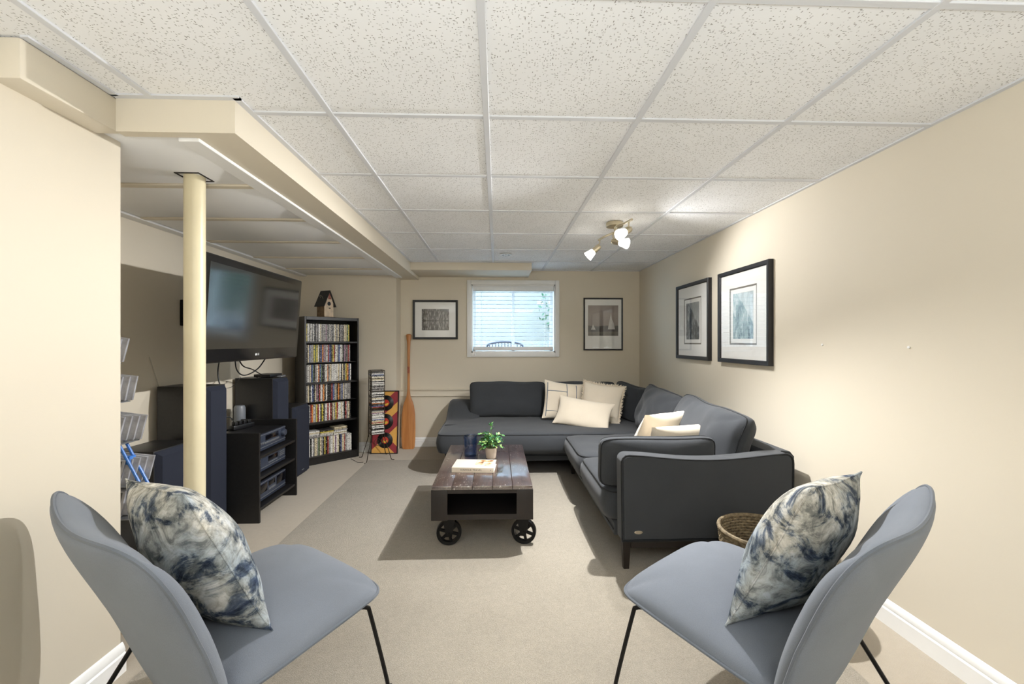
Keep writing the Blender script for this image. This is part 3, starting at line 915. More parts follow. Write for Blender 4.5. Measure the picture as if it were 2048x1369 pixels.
# ------------------------------------------------------------------ lounge chairs
def lounge_chair(label, loc, rz):
    r = thing('lounge_chair', label, 'chair', loc, rz, 'grey armless lounge chairs')
    # seat: front towards +y
    def seat_bend(v):
        z = v.z * (1.25 if v.z > 0 else .45)
        y = v.y
        z += .025 * (y / .3) - .02 * max(0, (y - .16) / .14) ** 2
        tap = 1 - .05 * (y / .3)
        return Vector((v.x * 1.0 * tap, y, z))
    mb, top, bot = pad(.69, .60, .12, edge=.02, nx=32, ny=30, sq=6.0, p=2.8, q=.5, bend=seat_bend)
    st = mb.build('seat', M_CHAIR, r, (0, .015, .375), None, ang=75)
    MB().tube(resample(top, .02), .0055, 6, closed=True).build('welt', M_CHAIRP, st)
    # back: curved shell, concave towards the sitter
    def back_bend(v):
        x, y, z = v
        z = z * (1.15 if z > 0 else .55)
        z += .36 * x * x * (0.75 + y)          # wings come forward, more so towards the top
        z += -.16 * max(0, .06 - y) ** 1.5      # tucks under at the bottom
        z -= .10 * max(0, y - .12) ** 1.4
        wtap = 1 + .05 * (y / .3)
        y2 = y + .16 * x * x * (1 if y > 0 else .2)
        return Vector((x * wtap, y2, z))
    mb, top, bot = pad(.79, .66, .135, edge=.02, nx=32, ny=30, sq=5.0, p=2.8, q=.5, bend=back_bend)
    bkp = mb.build('backrest', M_CHAIR, r, (0, -.330, .518), (PI / 2 - R(24), 0, PI), ang=75)
    MB().tube(resample(top, .02), .0055, 6, closed=True).build('welt', M_CHAIRP, bkp)
    for s in (-1, 1):
        x = s * .285
        key = [(x * .92, -.20, .325), (x, -.22, .32), (x * 1.04, -.27, .25), (x * 1.12, -.40, .03), (x * 1.12, -.40, .009), (x * 1.12, -.37, .009),
               (x * 1.05, .285, .009), (x * 1.05, .315, .009), (x * 1.05, .318, .04), (x * .98, .262, .30), (x * .96, .25, .335), (x * .92, .22, .345)]
        MB().tube(catmull(key, 4), .0075, 8).build('leg', M_BLACKMET, r)
    MB().tube([(-.28, -.20, .328), (.28, -.20, .328)], .007, 8).tube([(-.27, .20, .345), (.27, .20, .345)], .007, 8).build('cross_bar', M_BLACKMET, r)
    return r
lounge_chair('grey felt armless lounge chair in the left foreground', (-.836, 1.52, .009), R(-37))
lounge_chair('grey felt armless lounge chair in the right foreground by the basket', (.868, 1.485, .009), R(37))
def marble_pillow(label, c, rot, seed):
    def hem(r, top, w, h, t):
        MB().tube(resample(top, .02), .003, 6, closed=True).build('seam', M_MARBLE, r)
    return pillow('throw_pillow', label, c, rot, .54, .52, .21, M_MARBLE, seed, pinch=.075, wr=.012, parts=hem, group='blue marbled cushions on the lounge chairs')
marble_pillow('blue and grey marbled cushion on the left lounge chair', (-.965, 1.40, .632), (up - R(24), R(6), R(-37 + 180)), 31)
marble_pillow('blue and grey marbled cushion on the right lounge chair', (.99, 1.37, .64), (up - R(24), R(-6), R(37 + 180)), 32)

# basket behind the right chair
def wicker_mat():
    m, nt, b = new_mat('woven_seagrass')
    tc = N(nt, 'ShaderNodeTexCoord')
    sp = N(nt, 'ShaderNodeSeparateXYZ'); nt.links.new(tc.outputs['Object'], sp.inputs[0])
    ang = math_(nt, 'ARCTAN2', sp.outputs[1], sp.outputs[0])
    n = noise_out(nt, tc.outputs['Object'], 50, 3)
    nt.links.new(ramp(nt, n, [(.3, rgb(84, 72, 54)), (.7, rgb(146, 130, 102))]), b.inputs['Base Color'])
    b.inputs['Roughness'].default_value = .85
    return m
M_WICKER = wicker_mat()
bs = thing('wicker_basket', 'round woven seagrass basket between the sofa arm and right chair', 'basket', (1.335, 2.10, 0))
mb = MB(); rows = 24; nn = 72
prof = [(.155 + .045 * (k / (rows - 1)) ** .8, .012 + .335 * k / (rows - 1)) for k in range(rows)]
for i, (r_, z) in enumerate(prof):
    pts = []
    for k in range(nn):
        a = 2 * PI * k / nn
        rr = r_ + .0035 * (1 if (k + i) % 2 else -1)
        pts.append((rr * math.cos(a), rr * math.sin(a), z))
    mb.tube(pts, .0072, 5, closed=True)
mb.build('woven_wall', M_WICKER, bs)['kind'] = 'stuff'
MB().tube([(.202 * math.cos(2 * PI * k / 48), .202 * math.sin(2 * PI * k / 48), .352) for k in range(48)], .010, 8, closed=True).build('rim', M_WICKER, bs)
MB().lathe([(0, .004), (.155, .004), (.155, .014), (0, .014)], 32, cap=False).build('bottom', M_WICKER, bs)

# ------------------------------------------------------------------ framed pictures
def picture(label, c, rz, w, h, fw, dep, pw, ph, pdz, mat_print, double=False, extra=None, name='framed_picture', tilt=0.0):
    r = thing(name, label, 'picture', c, rz, 'framed black and white pictures')
    if tilt: r.rotation_euler = (0, R(tilt), rz)
    mb = MB()
    o = [(-w / 2, -h / 2), (w / 2, -h / 2), (w / 2, h / 2), (-w / 2, h / 2)]
    def ring(off, y): return [mb.bm.verts.new((x - math.copysign(off, x), y, z - math.copysign(off, z))) for x, z in o]
    rs = [ring(0, 0), ring(0, -dep + .003), ring(.003, -dep), ring(fw * .8, -dep + .003), ring(fw, -dep + .010), ring(fw, -.004)]
    for a, b in zip(rs[:-1], rs[1:]):
        for k in range(4): mb.bm.faces.new([a[k], a[(k + 1) % 4], b[(k + 1) % 4], b[k]])
    mb.build('frame', M_FRAMEBLK, r, ang=20)
    mb = MB(); z0 = pdz; ym = -dep + .016
    iw, ih = w - 2 * fw + .004, h - 2 * fw + .004
    X0, X1, Z0, Z1 = -pw / 2, pw / 2, z0 - ph / 2, z0 + ph / 2
    mb.box(-iw / 2, X0, ym, ym + .003, -ih / 2, ih / 2).box(X1, iw / 2, ym, ym + .003, -ih / 2, ih / 2).box(X0, X1, ym, ym + .003, -ih / 2, Z0).box(X0, X1, ym, ym + .003, Z1, ih / 2)
    mb.build('mat_board', M_MAT, r)
    if double:
        g = .012
        mb = MB()
        for (a, b, c_, d) in ((X0 - .0, X0 + g, Z0, Z1), (X1 - g, X1, Z0, Z1), (X0 + g, X1 - g, Z0, Z0 + g), (X0 + g, X1 - g, Z1 - g, Z1)): mb.box(a, b, ym + .003, ym + .005, c_, d)
        mb.build('mat_bevel', M_MATGREY, r)
        mb = MB(); q = .032
        X0 += g; X1 -= g; Z0 += g; Z1 -= g
        for (a, b, c_, d) in ((X0, X0 + q, Z0, Z1), (X1 - q, X1, Z0, Z1), (X0 + q, X1 - q, Z0, Z0 + q), (X0 + q, X1 - q, Z1 - q, Z1)): mb.box(a, b, ym + .004, ym + .006, c_, d)
        mb.build('inner_mat', M_MAT, r)
        X0 += q; X1 -= q; Z0 += q; Z1 -= q
    p = MB().box(X0 - .002, X1 + .002, ym + .0045, ym + .007, Z0 - z0 - .002, Z1 - z0 + .002).build('print', mat_print, r, (0, 0, z0))
    if extra: extra(r, ym + .004, z0)
    MB().box(-iw / 2, iw / 2, ym - .006, ym - .004, -ih / 2, ih / 2).build('glass', M_GLASS, r)
    return r
def reed_print():
    m, nt, b = new_mat('reeds_mirrored_in_water_print')
    tc = N(nt, 'ShaderNodeTexCoord'); sp = N(nt, 'ShaderNodeSeparateXYZ'); nt.links.new(tc.outputs['Object'], sp.inputs[0])
    az = math_(nt, 'ABSOLUTE', math_(nt, 'ADD', sp.outputs[2], .012))
    cb = N(nt, 'ShaderNodeCombineXYZ'); nt.links.new(sp.outputs[0], cb.inputs[0]); nt.links.new(math_(nt, 'MULTIPLY', az, .22), cb.inputs[2])
    n = noise_out(nt, cb.outputs[0], 85, 5, .65, .6)
    c = ramp(nt, n, [(.36, rgb(38, 36, 38)), (.5, rgb(104, 100, 100)), (.66, rgb(206, 202, 198))])
    band = ramp(nt, math_(nt, 'MULTIPLY', az, 10), [(0.0, (.25, .25, .26, 1)), (.12, (.8, .8, .8, 1)), (.5, (1, 1, 1, 1)), (1, (.75, .75, .75, 1))])
    nt.links.new(mixc(nt, 1, c, band, 'MULTIPLY'), b.inputs['Base Color']); b.inputs['Roughness'].default_value = .6
    return m
def ice_print():
    m, nt, b = new_mat('misty_sea_print')
    tc = N(nt, 'ShaderNodeTexCoord'); sp = N(nt, 'ShaderNodeSeparateXYZ'); nt.links.new(tc.outputs['Object'], sp.inputs[0])
    z = math_(nt, 'ADD', math_(nt, 'MULTIPLY', sp.outputs[2], 2.4), .5)
    n = noise_out(nt, coords(nt, scale=(6, 6, 14)), 1, 4)
    z = math_(nt, 'ADD', z, math_(nt, 'MULTIPLY', math_(nt, 'SUBTRACT', n, .5), .10))
    nt.links.new(ramp(nt, z, [(0, rgb(110, 104, 96)), (.16, rgb(120, 114, 106)), (.17, rgb(86, 82, 78)), (.33, rgb(92, 88, 84)), (.36, rgb(150, 140, 132)), (.7, rgb(166, 154, 146)), (1, rgb(142, 132, 126))]), b.inputs['Base Color'])
    b.inputs['Roughness'].default_value = .6
    return m
def lake_print(name, dark, midc, light, s):
    m, nt, b = new_mat(name)
    tc = N(nt, 'ShaderNodeTexCoord'); sp = N(nt, 'ShaderNodeSeparateXYZ'); nt.links.new(tc.outputs['Object'], sp.inputs[0])
    n = noise_out(nt, coords(nt, scale=(1, 1, .35)), s, 6, .7, .4)
    n2 = noise_out(nt, coords(nt), 7, 3)
    c = ramp(nt, n, [(.36, dark), (.5, midc), (.64, light)])
    slope = math_(nt, 'GREATER_THAN', math_(nt, 'ADD', math_(nt, 'ADD', sp.outputs[2], math_(nt, 'MULTIPLY', sp.outputs[0], 1.1)), math_(nt, 'MULTIPLY', math_(nt, 'SUBTRACT', n2, .5), .12)), .08)
    sky = mixc(nt, .55, c, light)
    c = mixc(nt, slope, c, sky)
    nt.links.new(c, b.inputs['Base Color']); b.inputs['Roughness'].default_value = .6
    return m
def sails(r, y, z0):
    M = simple('white_ice_print', rgb(205, 202, 198), .7, var=.06, nscale=30)
    mb = MB()
    mb.prism([(-.155, z0 - .115), (-.095, z0 - .115), (-.128, z0 - .048)], y, y + .0012, 'y')
    mb.prism([(.06, z0 - .11), (.15, z0 - .11), (.135, z0 - .03), (.115, z0 + .01), (.10, z0 + .09), (.085, z0 + .02)], y, y + .0012, 'y')
    mb.build('printed_iceberg', M, r)
picture('landscape format framed photo of reeds left of the window', (-.765, BW, 1.577), 0, .555, .485, .026, .03, .335, .265, .0, reed_print())
picture('thin framed portrait photo of a misty sea right of the window', (1.337, BW, 1.525), 0, .497, .66, .017, .022, .385, .385, .045, ice_print(), extra=sails)
picture('smaller looking framed lake print farther from camera on right wall', (RW, 3.845, 1.492), -PI / 2, .645, .70, .032, .035, .345, .425, .0, lake_print('dark_lake_print', rgb(28, 34, 40), rgb(78, 86, 92), rgb(176, 180, 178), 30), True)
picture('framed waterfall print with painted pale window reflection nearest the camera on right wall', (RW, 3.045, 1.492), -PI / 2, .645, .70, .032, .035, .345, .425, .0, lake_print('forest_print_window_glare', rgb(70, 92, 104), rgb(150, 172, 176), rgb(214, 222, 222), 24), True)  # pale blue tones paint the window's reflection into the print

# ------------------------------------------------------------------ ceiling spot light with three heads
M_SHADE = bpy.data.materials.new('lit_frosted_glass'); M_SHADE.use_nodes = True
nt = M_SHADE.node_tree; b = nt.nodes['Principled BSDF']
n_ = noise_out(nt, coords(nt), 30, 2)
nt.links.new(ramp(nt, n_, [(0, rgb(250, 248, 244)), (1, rgb(255, 253, 250))]), b.inputs['Base Color'])
b.inputs['Roughness'].default_value = .5
b.inputs['Emission Color'].default_value = (1, .95, .86, 1)
b.inputs['Emission Strength'].default_value = 6.0
tl = thing('track_light', 'three headed satin nickel spotlight bar with lit frosted shades on the ceiling', 'ceiling light', (.882, 3.18, CEIL))
MB().lathe([(0, 0), (.062, 0), (.064, -.004), (.064, -.026), (.060, -.030), (0, -.032)], 36, cap=False).build('canopy', M_BRASS, tl)
bar = catmull([(.035, -.30, -.060), (.02, -.20, -.056), (-.015, -.10, -.054), (.02, .02, -.058), (-.02, .14, -.060), (-.055, .28, -.062)], 8)
MB().tube(bar, .0085, 10).build('arm', M_BRASS, tl)
MB().tube([(0, 0, -.028), (.008, 0, -.058)], .010, 10).build('hub', M_BRASS, tl)
def head(p, stem_top, d, pw, aim_down):
    d = Vector(d).normalized()
    q = d.to_track_quat('Z', 'Y')
    M = Matrix.Translation(Vector(p)) @ q.to_matrix().to_4x4()
    mb = MB().lathe([(0, -.006), (.014, -.006), (.020, .0), (.023, .012), (.023, .060), (.020, .064), (0, .064)], 24, mat=M, cap=False)
    mb.tube([stem_top, (stem_top[0], stem_top[1], p[2] + .03), tuple(Vector(p) + d * .02)], .0055, 8)
    hd = mb.build('spot_head', M_BRASS, tl)
    sh_ = MB().lathe([(.021, .060), (.026, .066), (.031, .090), (.040, .125), (.0385, .125), (.0295, .09), (.024, .068)], 28, mat=M, cap=False).build('glass_shade', M_SHADE, hd)
    MB().lathe([(0, .066), (.010, .070), (.018, .085), (.021, .098), (.016, .110), (0, .115)], 18, mat=M, cap=False).build('bulb', M_SHADE, hd)
    ld = bpy.data.lights.new('spot_lamp', 'SPOT'); ld.energy = pw; ld.color = (.985, .99, 1.0)
    ld.spot_size = R(158); ld.spot_blend = .6; ld.shadow_soft_size = .018
    lo = bpy.data.objects.new('spot_lamp', ld); COL.objects.link(lo); lo.parent = tl
    lo.location = Vector(p) + d * .14
    lo.rotation_euler = (-(d + Vector((0, 0, -aim_down)))).to_track_quat('Z', 'Y').to_euler()
head((-.055, .25, -.120), (-.05, .26, -.062), (-.62, .1, -.55), SPOT_POWER * .30, .6)
head((.0, .055, -.125), (.005, .06, -.058), (.62, -.55, -.25), SPOT_POWER * .22, .60)
head((.040, -.245, -.110), (.03, -.25, -.058), (-.75, -.50, -.48), SPOT_POWER * 1.75, 1.15)

vent = thing('ceiling_vent', 'small round white perforated vent on the ceiling near the back wall', 'vent', (.09, 4.36, CEIL - .002))
MB().lathe([(0, -.008), (.045, -.008), (.058, -.004), (.060, 0)], 28, cap=False).build('plate', M_WHITEPL, vent)
for k in range(8):
    a = k * PI / 4
    MB().lathe([(0, -.001), (.008, -.001), (.008, 0)], 10, cap=False).build('vent_hole', M_BLACKPL, vent, (.034 * math.cos(a), .034 * math.sin(a), -.0078))

# ------------------------------------------------------------------ television on a wall arm
tv = thing('television', 'large black flat screen television on a wall arm above the speakers', 'television', (-1.735, 3.125, 1.50), 0)
TVL = 1.22; TVH = .655
tv.rotation_euler = (R(4.0), 0, R(90))   # local -y is the viewing side
mb = MB(); dz = .03
fwd = -.04
mb.box(-TVL / 2, TVL / 2, fwd, .035, -TVH / 2, TVH / 2, .012, 3)
shell = mb.build('housing', M_BEZEL, tv)
MB().box(-TVL / 2 + .048, TVL / 2 - .048, fwd - .0012, fwd + .004, -TVH / 2 + .085, TVH / 2 - .048, .0005, 1).build('screen', M_SCREEN, tv)
MB().box(-TVL / 2 + .2, TVL / 2 - .2, .03, .075, -.2, .2, .02, 3).build('back_cover', M_BLACKPL, tv)
M_LOGO = simple('silver_logo', rgb(226, 226, 226), .4, var=.02)
MB().lathe([(.0, .0012), (.0085, .0012), (.0085, 0)], 20, mat=Matrix.Translation((-.022, fwd - .0005, -TVH / 2 + .042)) @ Matrix.Rotation(PI / 2, 4, 'X'), cap=False).build('logo_disc', M_LOGO, tv)
text_mesh('LG', .021, 'logo_lettering', M_LOGO, tv, (.006, fwd - .001, -TVH / 2 + .042), (PI / 2, 0, 0), .0006, 1.05)
MB().box(.04, .11, fwd - .0006, fwd + .002, -TVH / 2 + .004, -TVH / 2 + .012).build('power_strip_light', M_DISPLAY, tv)
mount = thing('wall_mount', 'black articulated television bracket fixed to the alcove wall', 'wall bracket', (AW, 3.40, 1.515))
MB().box(0, .022, -.19, .19, -.095, .095, .004).build('wall_plate', M_BLACKMET, mount)
for z in (-.05, .05):
    MB().tube([(.02, -.08, z), (.24, -.22, z), (.50, -.22, z)], .016, 8).build('swing_arm', M_BLACKMET, mount)

# hanging leads under the television
def cord(name, label, pts, r=.0048, mat=None, cat='cable'):
    o = MB().tube(catmull(pts, 8), r, 6).build(name, mat or M_CORD)
    return tag(o, label, cat)
cord('hanging_lead', 'black lead hanging straight down behind the left tower speaker', [(-1.95, 3.10, 1.24), (-1.99, 3.12, 1.08), (-1.975, 3.14, .92), (-2.0, 3.18, .70)])
cord('hanging_lead', 'thin black lead looping below the television to the right', [(-1.93, 3.22, 1.24), (-1.95, 3.27, 1.10), (-1.93, 3.34, 1.045), (-1.90, 3.47, 1.09), (-1.87, 3.56, 1.20)])
cord('hanging_lead', 'black lead running from the television to the media box', [(-1.93, 3.22, 1.24), (-1.97, 3.38, 1.12), (-2.02, 3.60, 1.075), (-2.06, 3.80, 1.02), (-2.06, 3.86, .998)])
cord('speaker_wire', 'thin black wire sagging between the tower and the rear speaker', [(-1.99, 3.14, .965), (-2.03, 3.34, .955), (-2.10, 3.55, .99), (-2.20, 3.75, 1.0)], .002)
cord('speaker_wire', 'thin grey cable hanging down the alcove wall beside the disc rack', [(-2.314, 2.93, 1.20), (-2.312, 2.99, 1.04), (-2.312, 3.03, .92), (-2.312, 3.04, .70)], .0022, M_CORDW)

# ------------------------------------------------------------------ loudspeakers
def tower(label, c, rz, w, d, h, badge=True, slope=.02):
    """front faces local -y"""
    r = thing('loudspeaker', label, 'loudspeaker', c, rz)
    MB().box(-w / 2, w / 2, -d / 2 + .03, d / 2, 0, h, .003).build('cabinet', M_BLACKLAM, r)
    y = -d / 2 + .03; g = .006
    mb = MB()
    a = [(-w / 2 + g, y, g), (w / 2 - g, y, g), (w / 2 - g, y, h - g), (-w / 2 + g, y, h - g)]
    k = .028
    b_ = [(-w / 2 + k, y - .03, .03), (w / 2 - k, y - .03, .03), (w / 2 - k, y - .03, h - .035), (-w / 2 + k, y - .03, h - .035)]
    va = [mb.bm.verts.new(p) for p in a]; vb = [mb.bm.verts.new(p) for p in b_]
    for i in range(4): mb.bm.faces.new([va[i], va[(i + 1) % 4], vb[(i + 1) % 4], vb[i]])
    mb.bm.faces.new(vb); mb.bm.faces.new(va[::-1])
    mb.build('grille', M_GRILLE, r, ang=15)
    if badge: MB().box(-.022, .022, y - .0312, y - .029, .055, .063).build('badge', M_SILVER, r)
    return r
RX = PI / 2      # local -y becomes +x
tower('tall black tower speaker behind the cream post', (-2.095, 3.035, 0), RX - R(4), .205, .35, 1.0)
tower('tall black speaker with dark grille behind the stereo rack', (-2.09, 3.90, 0), RX - R(8), .205, .38, .982)
tower('low black speaker with navy grille beside the disc rack', (-2.10, 2.715, 0), RX - R(3), .30, .28, .66)
tower('low black speaker between the stereo rack and the bookcase', (-2.05, 4.235, 0), RX, .33, .32, .685)
mb_ = thing('media_box', 'flat black media box on top of the rear tall speaker', 'set top box', (-2.06, 3.925, .984), R(85))
MB().box(-.09, .09, -.075, .075, .004, .030, .004).build('housing', M_BLACKPL, mb_)
for sx in (-.07, .07):
    for sy in (-.055, .055): MB().lathe([(.008, 0), (.008, .005)], 8).build('foot', M_BLACKPL, mb_, (sx, sy, 0))
rc = thing('remote_control', 'small silver and black remote in front of the media box', 'remote', (-1.945, 3.93, .984), R(100))
MB().box(-.06, .06, -.02, .02, 0, .016, .006, 3).build('body', M_SILVER, rc)
mb = MB()
for i in range(6):
    for j in range(2): mb.lathe([(0, .019), (.004, .018), (.004, .014)], 8, (-.045 + i * .016, -.008 + j * .016, 0), cap=False)
mb.build('buttons', M_BLACKPL, rc)

# ------------------------------------------------------------------ stereo rack
rk = thing('stereo_rack', 'open black laminate stereo rack with three shelves', 'rack', (-1.93, 3.41, 0))
# local: front faces +x ; x -.23 .. .23 ; y -.29 .. .29
for y0, y1 in ((-.29, -.272), (.272, .29)):
    MB().box(-.23, .23, y0, y1, 0, .647, .0015, 1).build('side_panel', M_BLACKLAM, rk)
for z in (.455, .302, .082):
    MB().box(-.22, .222, -.272, .272, z, z + .018, .001, 1).build('shelf', M_BLACKLAM, rk)
MB().box(-.228, -.222, -.272, .272, .08, .60).build('back_panel', M_BLACKLAM, rk)
def stereo(label, z, h, kind):
    r = thing('stereo_unit', label, 'stereo', (-1.935, 3.395, z), RX, 'stereo components in the rack')
    # local front faces -y ; width along x .43
    MB().box(-.212, .212, -.165, .16, .014, h, .002, 1).build('chassis', M_BLACKPL, r)
    f = MB().box(-.215, .215, -.18, -.165, .012, h, .003, 2).build('front_panel', M_STEREO, r)
    for sx in (-.17, .17):
        for sy in (-.13, .12):
            MB().lathe([(.019, 0), (.020, .003), (.020, .009), (.016, .013)], 16).build('foot', M_SILVER, r, (sx, sy, 0))
    MB().box(-.213, .213, -.1835, -.1795, h - .008, h - .005).build('trim_strip', M_SILVER, r)
    MB().box(-.213, .213, -.1835, -.1795, .034, .038).build('trim_strip', M_SILVER, r)
    if kind == 0:
        MB().box(-.09, .10, -.182, -.179, h * .58, h * .86, .001).build('display', M_DISPLAY, r)
        MB().box(-.10, .11, -.184, -.179, h * .40, h * .50, .001).build('button_bar', M_SILVER, r)
        MB().lathe([(.0, .026), (.024, .026), (.027, .022), (.028, 0)], 28, mat=Matrix.Translation((.165, -.18, h * .66)) @ Matrix.Rotation(PI / 2, 4, 'X'), cap=False).build('volume_knob', M_STEREO, r)
        for k in range(4): MB().lathe([(0, .010), (.008, .010), (.009, 0)], 14, mat=Matrix.Translation((-.18 + k * .022, -.18, h * .50)) @ Matrix.Rotation(PI / 2, 4, 'X'), cap=False).build('knob', M_SILVER, r)
    elif kind == 1:
        MB().box(-.05, .09, -.182, -.179, h * .55, h * .85, .001).build('display', M_DISPLAY, r)
        for k in range(7): MB().box(-.05 + k * .020, -.036 + k * .020, -.184, -.179, h * .42, h * .49, .001, 1).build('button', M_SILVER, r)
        for i in range(4):
            for j in range(3): MB().box(.12 + i * .02, .133 + i * .02, -.1835, -.179, h * (.5 + .13 * j), h * (.58 + .13 * j), .001, 1).build('button', M_SILVER, r)
        for k in range(3): MB().box(-.19, -.16, -.1835, -.179, h * (.48 + .15 * k), h * (.55 + .15 * k), .001, 1).build('button', M_SILVER, r)
    else:
        for x in (-.13, .14):
            MB().box(x - .065, x + .065, -.183, -.179, h * .45, h * .88, .002).build('cassette_door', M_DISPLAY, r)
        MB().box(-.045, .05, -.182, -.179, h * .62, h * .86, .001).build('display', M_DISPLAY, r)
        for k in range(6): MB().box(-.045 + k * .017, -.033 + k * .017, -.184, -.179, h * .42, h * .52, .001, 1).build('button', M_SILVER, r)
    return r
stereo('silver trimmed receiver with a big volume knob in the top of the rack', .473, .135, 0)
stereo('middle stereo tuner with rows of small buttons in the rack', .320, .118, 1)
stereo('lowest stereo cassette deck with two doors in the rack', .100, .150, 2)
ps = thing('power_bar', 'black power bar with plugs behind the stereo rack top', 'power bar', (-2.045, 3.50, .609), R(75))
MB().box(-.10, .10, -.028, .028, 0, .035, .006).build('body', M_BLACKPL, ps)
for k in range(4): MB().box(-.08 + k * .042, -.052 + k * .042, -.018, .018, .033, .062, .004).build('plug', M_BLACKPL, ps)
MB().tube(catmull([(-.075, 0, .06), (-.08, .03, .10), (-.12, .05, .09), (-.16, .05, .02)], 6), .004, 6).build('lead', M_CORD, ps)
M_GREYPL = simple('grey_plastic', rgb(120, 124, 130), .4, var=.05)
gd = thing('desk_speaker', 'small grey rounded speaker standing behind the stereo rack', 'speaker', (-2.205, 3.745, 0))
MB().lathe([(.05, 0), (.055, .01), (.055, .03), (.02, .05), (.02, .60)], 24).build('stand', M_BLACKPL, gd)
MB().lathe([(0, .598), (.042, .60), (.044, .61), (.044, .735), (.036, .755), (0, .76)], 28, cap=False).build('body', M_GREYPL, gd)

# ------------------------------------------------------------------ bookcase full of disc cases
BKX, BKY, BKR = -2.0, 4.515, R(43)
bc = thing('bookcase', 'tall black bookcase packed with film cases standing in the corner', 'bookcase', (BKX, BKY, 0), BKR)
BW_, BD_, BH_ = .59, .285, 1.57
M_BCASE = simple('worn_black_paint', rgb(30, 28, 27), .38, var=.3, nscale=30, bstr=.1)
MB().box(0, .02, 0, BD_, 0, BH_, .002, 1).build('side_panel', M_BCASE, bc)
MB().box(BW_ - .02, BW_, 0, BD_, 0, BH_, .002, 1).build('side_panel', M_BCASE, bc)
MB().box(.02, BW_ - .02, .001, BD_, BH_ - .035, BH_ - .001, .002, 1).build('top_board', M_BCASE, bc)
MB().box(.02, BW_ - .02, BD_ - .006, BD_, 0, BH_ - .03).build('back_panel', M_BCASE, bc)
MB().box(.02, BW_ - .02, .004, .02, 0, .062, .001, 1).build('plinth', M_BCASE, bc)
SHV = (.062, .425, .850, 1.285)
for z in SHV: MB().box(.02, BW_ - .02, .002, BD_ - .006, z - .0, z + .020, .002, 1).build('shelf', M_BCASE, bc)
for z in (.655, 1.075): MB().box(.022, BW_ - .022, .03, BD_ - .01, z, z + .006).build('thin_shelf', M_BCASE, bc)
def spine_mat(name, base, ink, light):
    m, nt, b = new_mat('spine_' + name)
    tc = N(nt, 'ShaderNodeTexCoord'); oi = N(nt, 'ShaderNodeObjectInfo')
    off = N(nt, 'ShaderNodeVectorMath', operation='SCALE'); off.inputs[3].default_value = 37.0
    cb = N(nt, 'ShaderNodeCombineXYZ')
    for i in range(3): nt.links.new(oi.outputs['Random'], cb.inputs[i])
    nt.links.new(cb.outputs[0], off.inputs[0])
    ad = N(nt, 'ShaderNodeVectorMath', operation='ADD'); nt.links.new(tc.outputs['Object'], ad.inputs[0]); nt.links.new(off.outputs[0], ad.inputs[1])
    n = noise_out(nt, ad.outputs[0], 95, 3, .6); n2 = noise_out(nt, ad.outputs[0], 22, 2)
    c = ramp(nt, n, [(.40, ink), (.47, base), (.56, base), (.62, light)])
    c = mixc(nt, ramp(nt, n2, [(.52, (0, 0, 0, 1)), (.58, (.8, .8, .8, 1))]), c, base)
    nt.links.new(c, b.inputs['Base Color']); b.inputs['Roughness'].default_value = .3
    return m
PAL = [('white', rgb(226, 223, 216), rgb(70, 66, 64), rgb(240, 238, 232), 30), ('black', rgb(30, 28, 28), rgb(16, 15, 15), rgb(196, 190, 182), 26), ('grey', rgb(150, 146, 142), rgb(60, 58, 58), rgb(216, 212, 206), 18),
       ('yellow', rgb(206, 188, 70), rgb(60, 52, 30), rgb(236, 226, 160), 6), ('red', rgb(150, 40, 38), rgb(50, 20, 20), rgb(220, 190, 170), 7), ('blue', rgb(70, 88, 140), rgb(24, 28, 50), rgb(190, 200, 222), 8),
       ('orange', rgb(206, 124, 58), rgb(80, 40, 20), rgb(238, 206, 150), 5), ('cream', rgb(212, 198, 164), rgb(90, 76, 60), rgb(236, 228, 206), 10), ('green', rgb(88, 110, 72), rgb(30, 40, 26), rgb(200, 210, 180), 3), ('mauve', rgb(150, 120, 136), rgb(60, 46, 60), rgb(222, 206, 214), 4)]
SM = {p[0]: spine_mat(*p[:4]) for p in PAL}
ONES = ['first', 'second', 'third', 'fourth', 'fifth', 'sixth', 'seventh', 'eighth', 'ninth', 'tenth', 'eleventh', 'twelfth', 'thirteenth', 'fourteenth', 'fifteenth', 'sixteenth', 'seventeenth', 'eighteenth', 'nineteenth']
def ordinal(n):
    if n <= 19: return ONES[n - 1]
    t, o = divmod(n, 10); tn = {2: 'twenty', 3: 'thirty', 4: 'forty'}[t]
    return {2: 'twentieth', 3: 'thirtieth', 4: 'fortieth'}[t] if o == 0 else tn + '-' + ONES[o - 1]
case_me = {}
def case_mesh(col):
    if col not in case_me:
        mb = MB().box(-.0068, .0068, 0, .135, 0, .19, .0012, 1)
        bmesh.ops.recalc_face_normals(mb.bm, faces=mb.bm.faces[:])
        me = bpy.data.meshes.new('disc_case'); mb.bm.to_mesh(me); mb.bm.free(); me.materials.append(SM[col]); case_me[col] = me
    return case_me[col]
random.seed(77)
MBK = Matrix.Translation((BKX, BKY, 0)) @ Matrix.Rotation(BKR, 4, 'Z')
rows = [('top', SHV[3] + .020, 1, .49, ''), ('second', 1.081, 1, .50, ''), ('third', SHV[2] + .020, 1, .50, ''), ('fourth', .661, 1, .505, ''), ('fifth', SHV[1] + .020, 1, .505, ''), ('bottom', SHV[0] + .020, 1, .51, '')]
warm = {'top': (1, 1, 1, .8, .2, .3, .3, 1, .6, .6), 'second': (1, 1, 1, .8, .4, 2, 1, 1, 1, 1), 'third': (1, 1, 1, 1.6, .6, 1.2, 1.5, 1.2, .6, 1.2), 'fourth': (.9, 1, 1, 1.4, .7, .8, 1.6, 1.4, .8, 1), 'fifth': (.7, .9, .8, 1.6, 2.4, 1, 1.8, 1, .6, 1), 'bottom': (1.2, 1, .8, .6, 1.6, .8, .8, 1.6, .3, 1)}
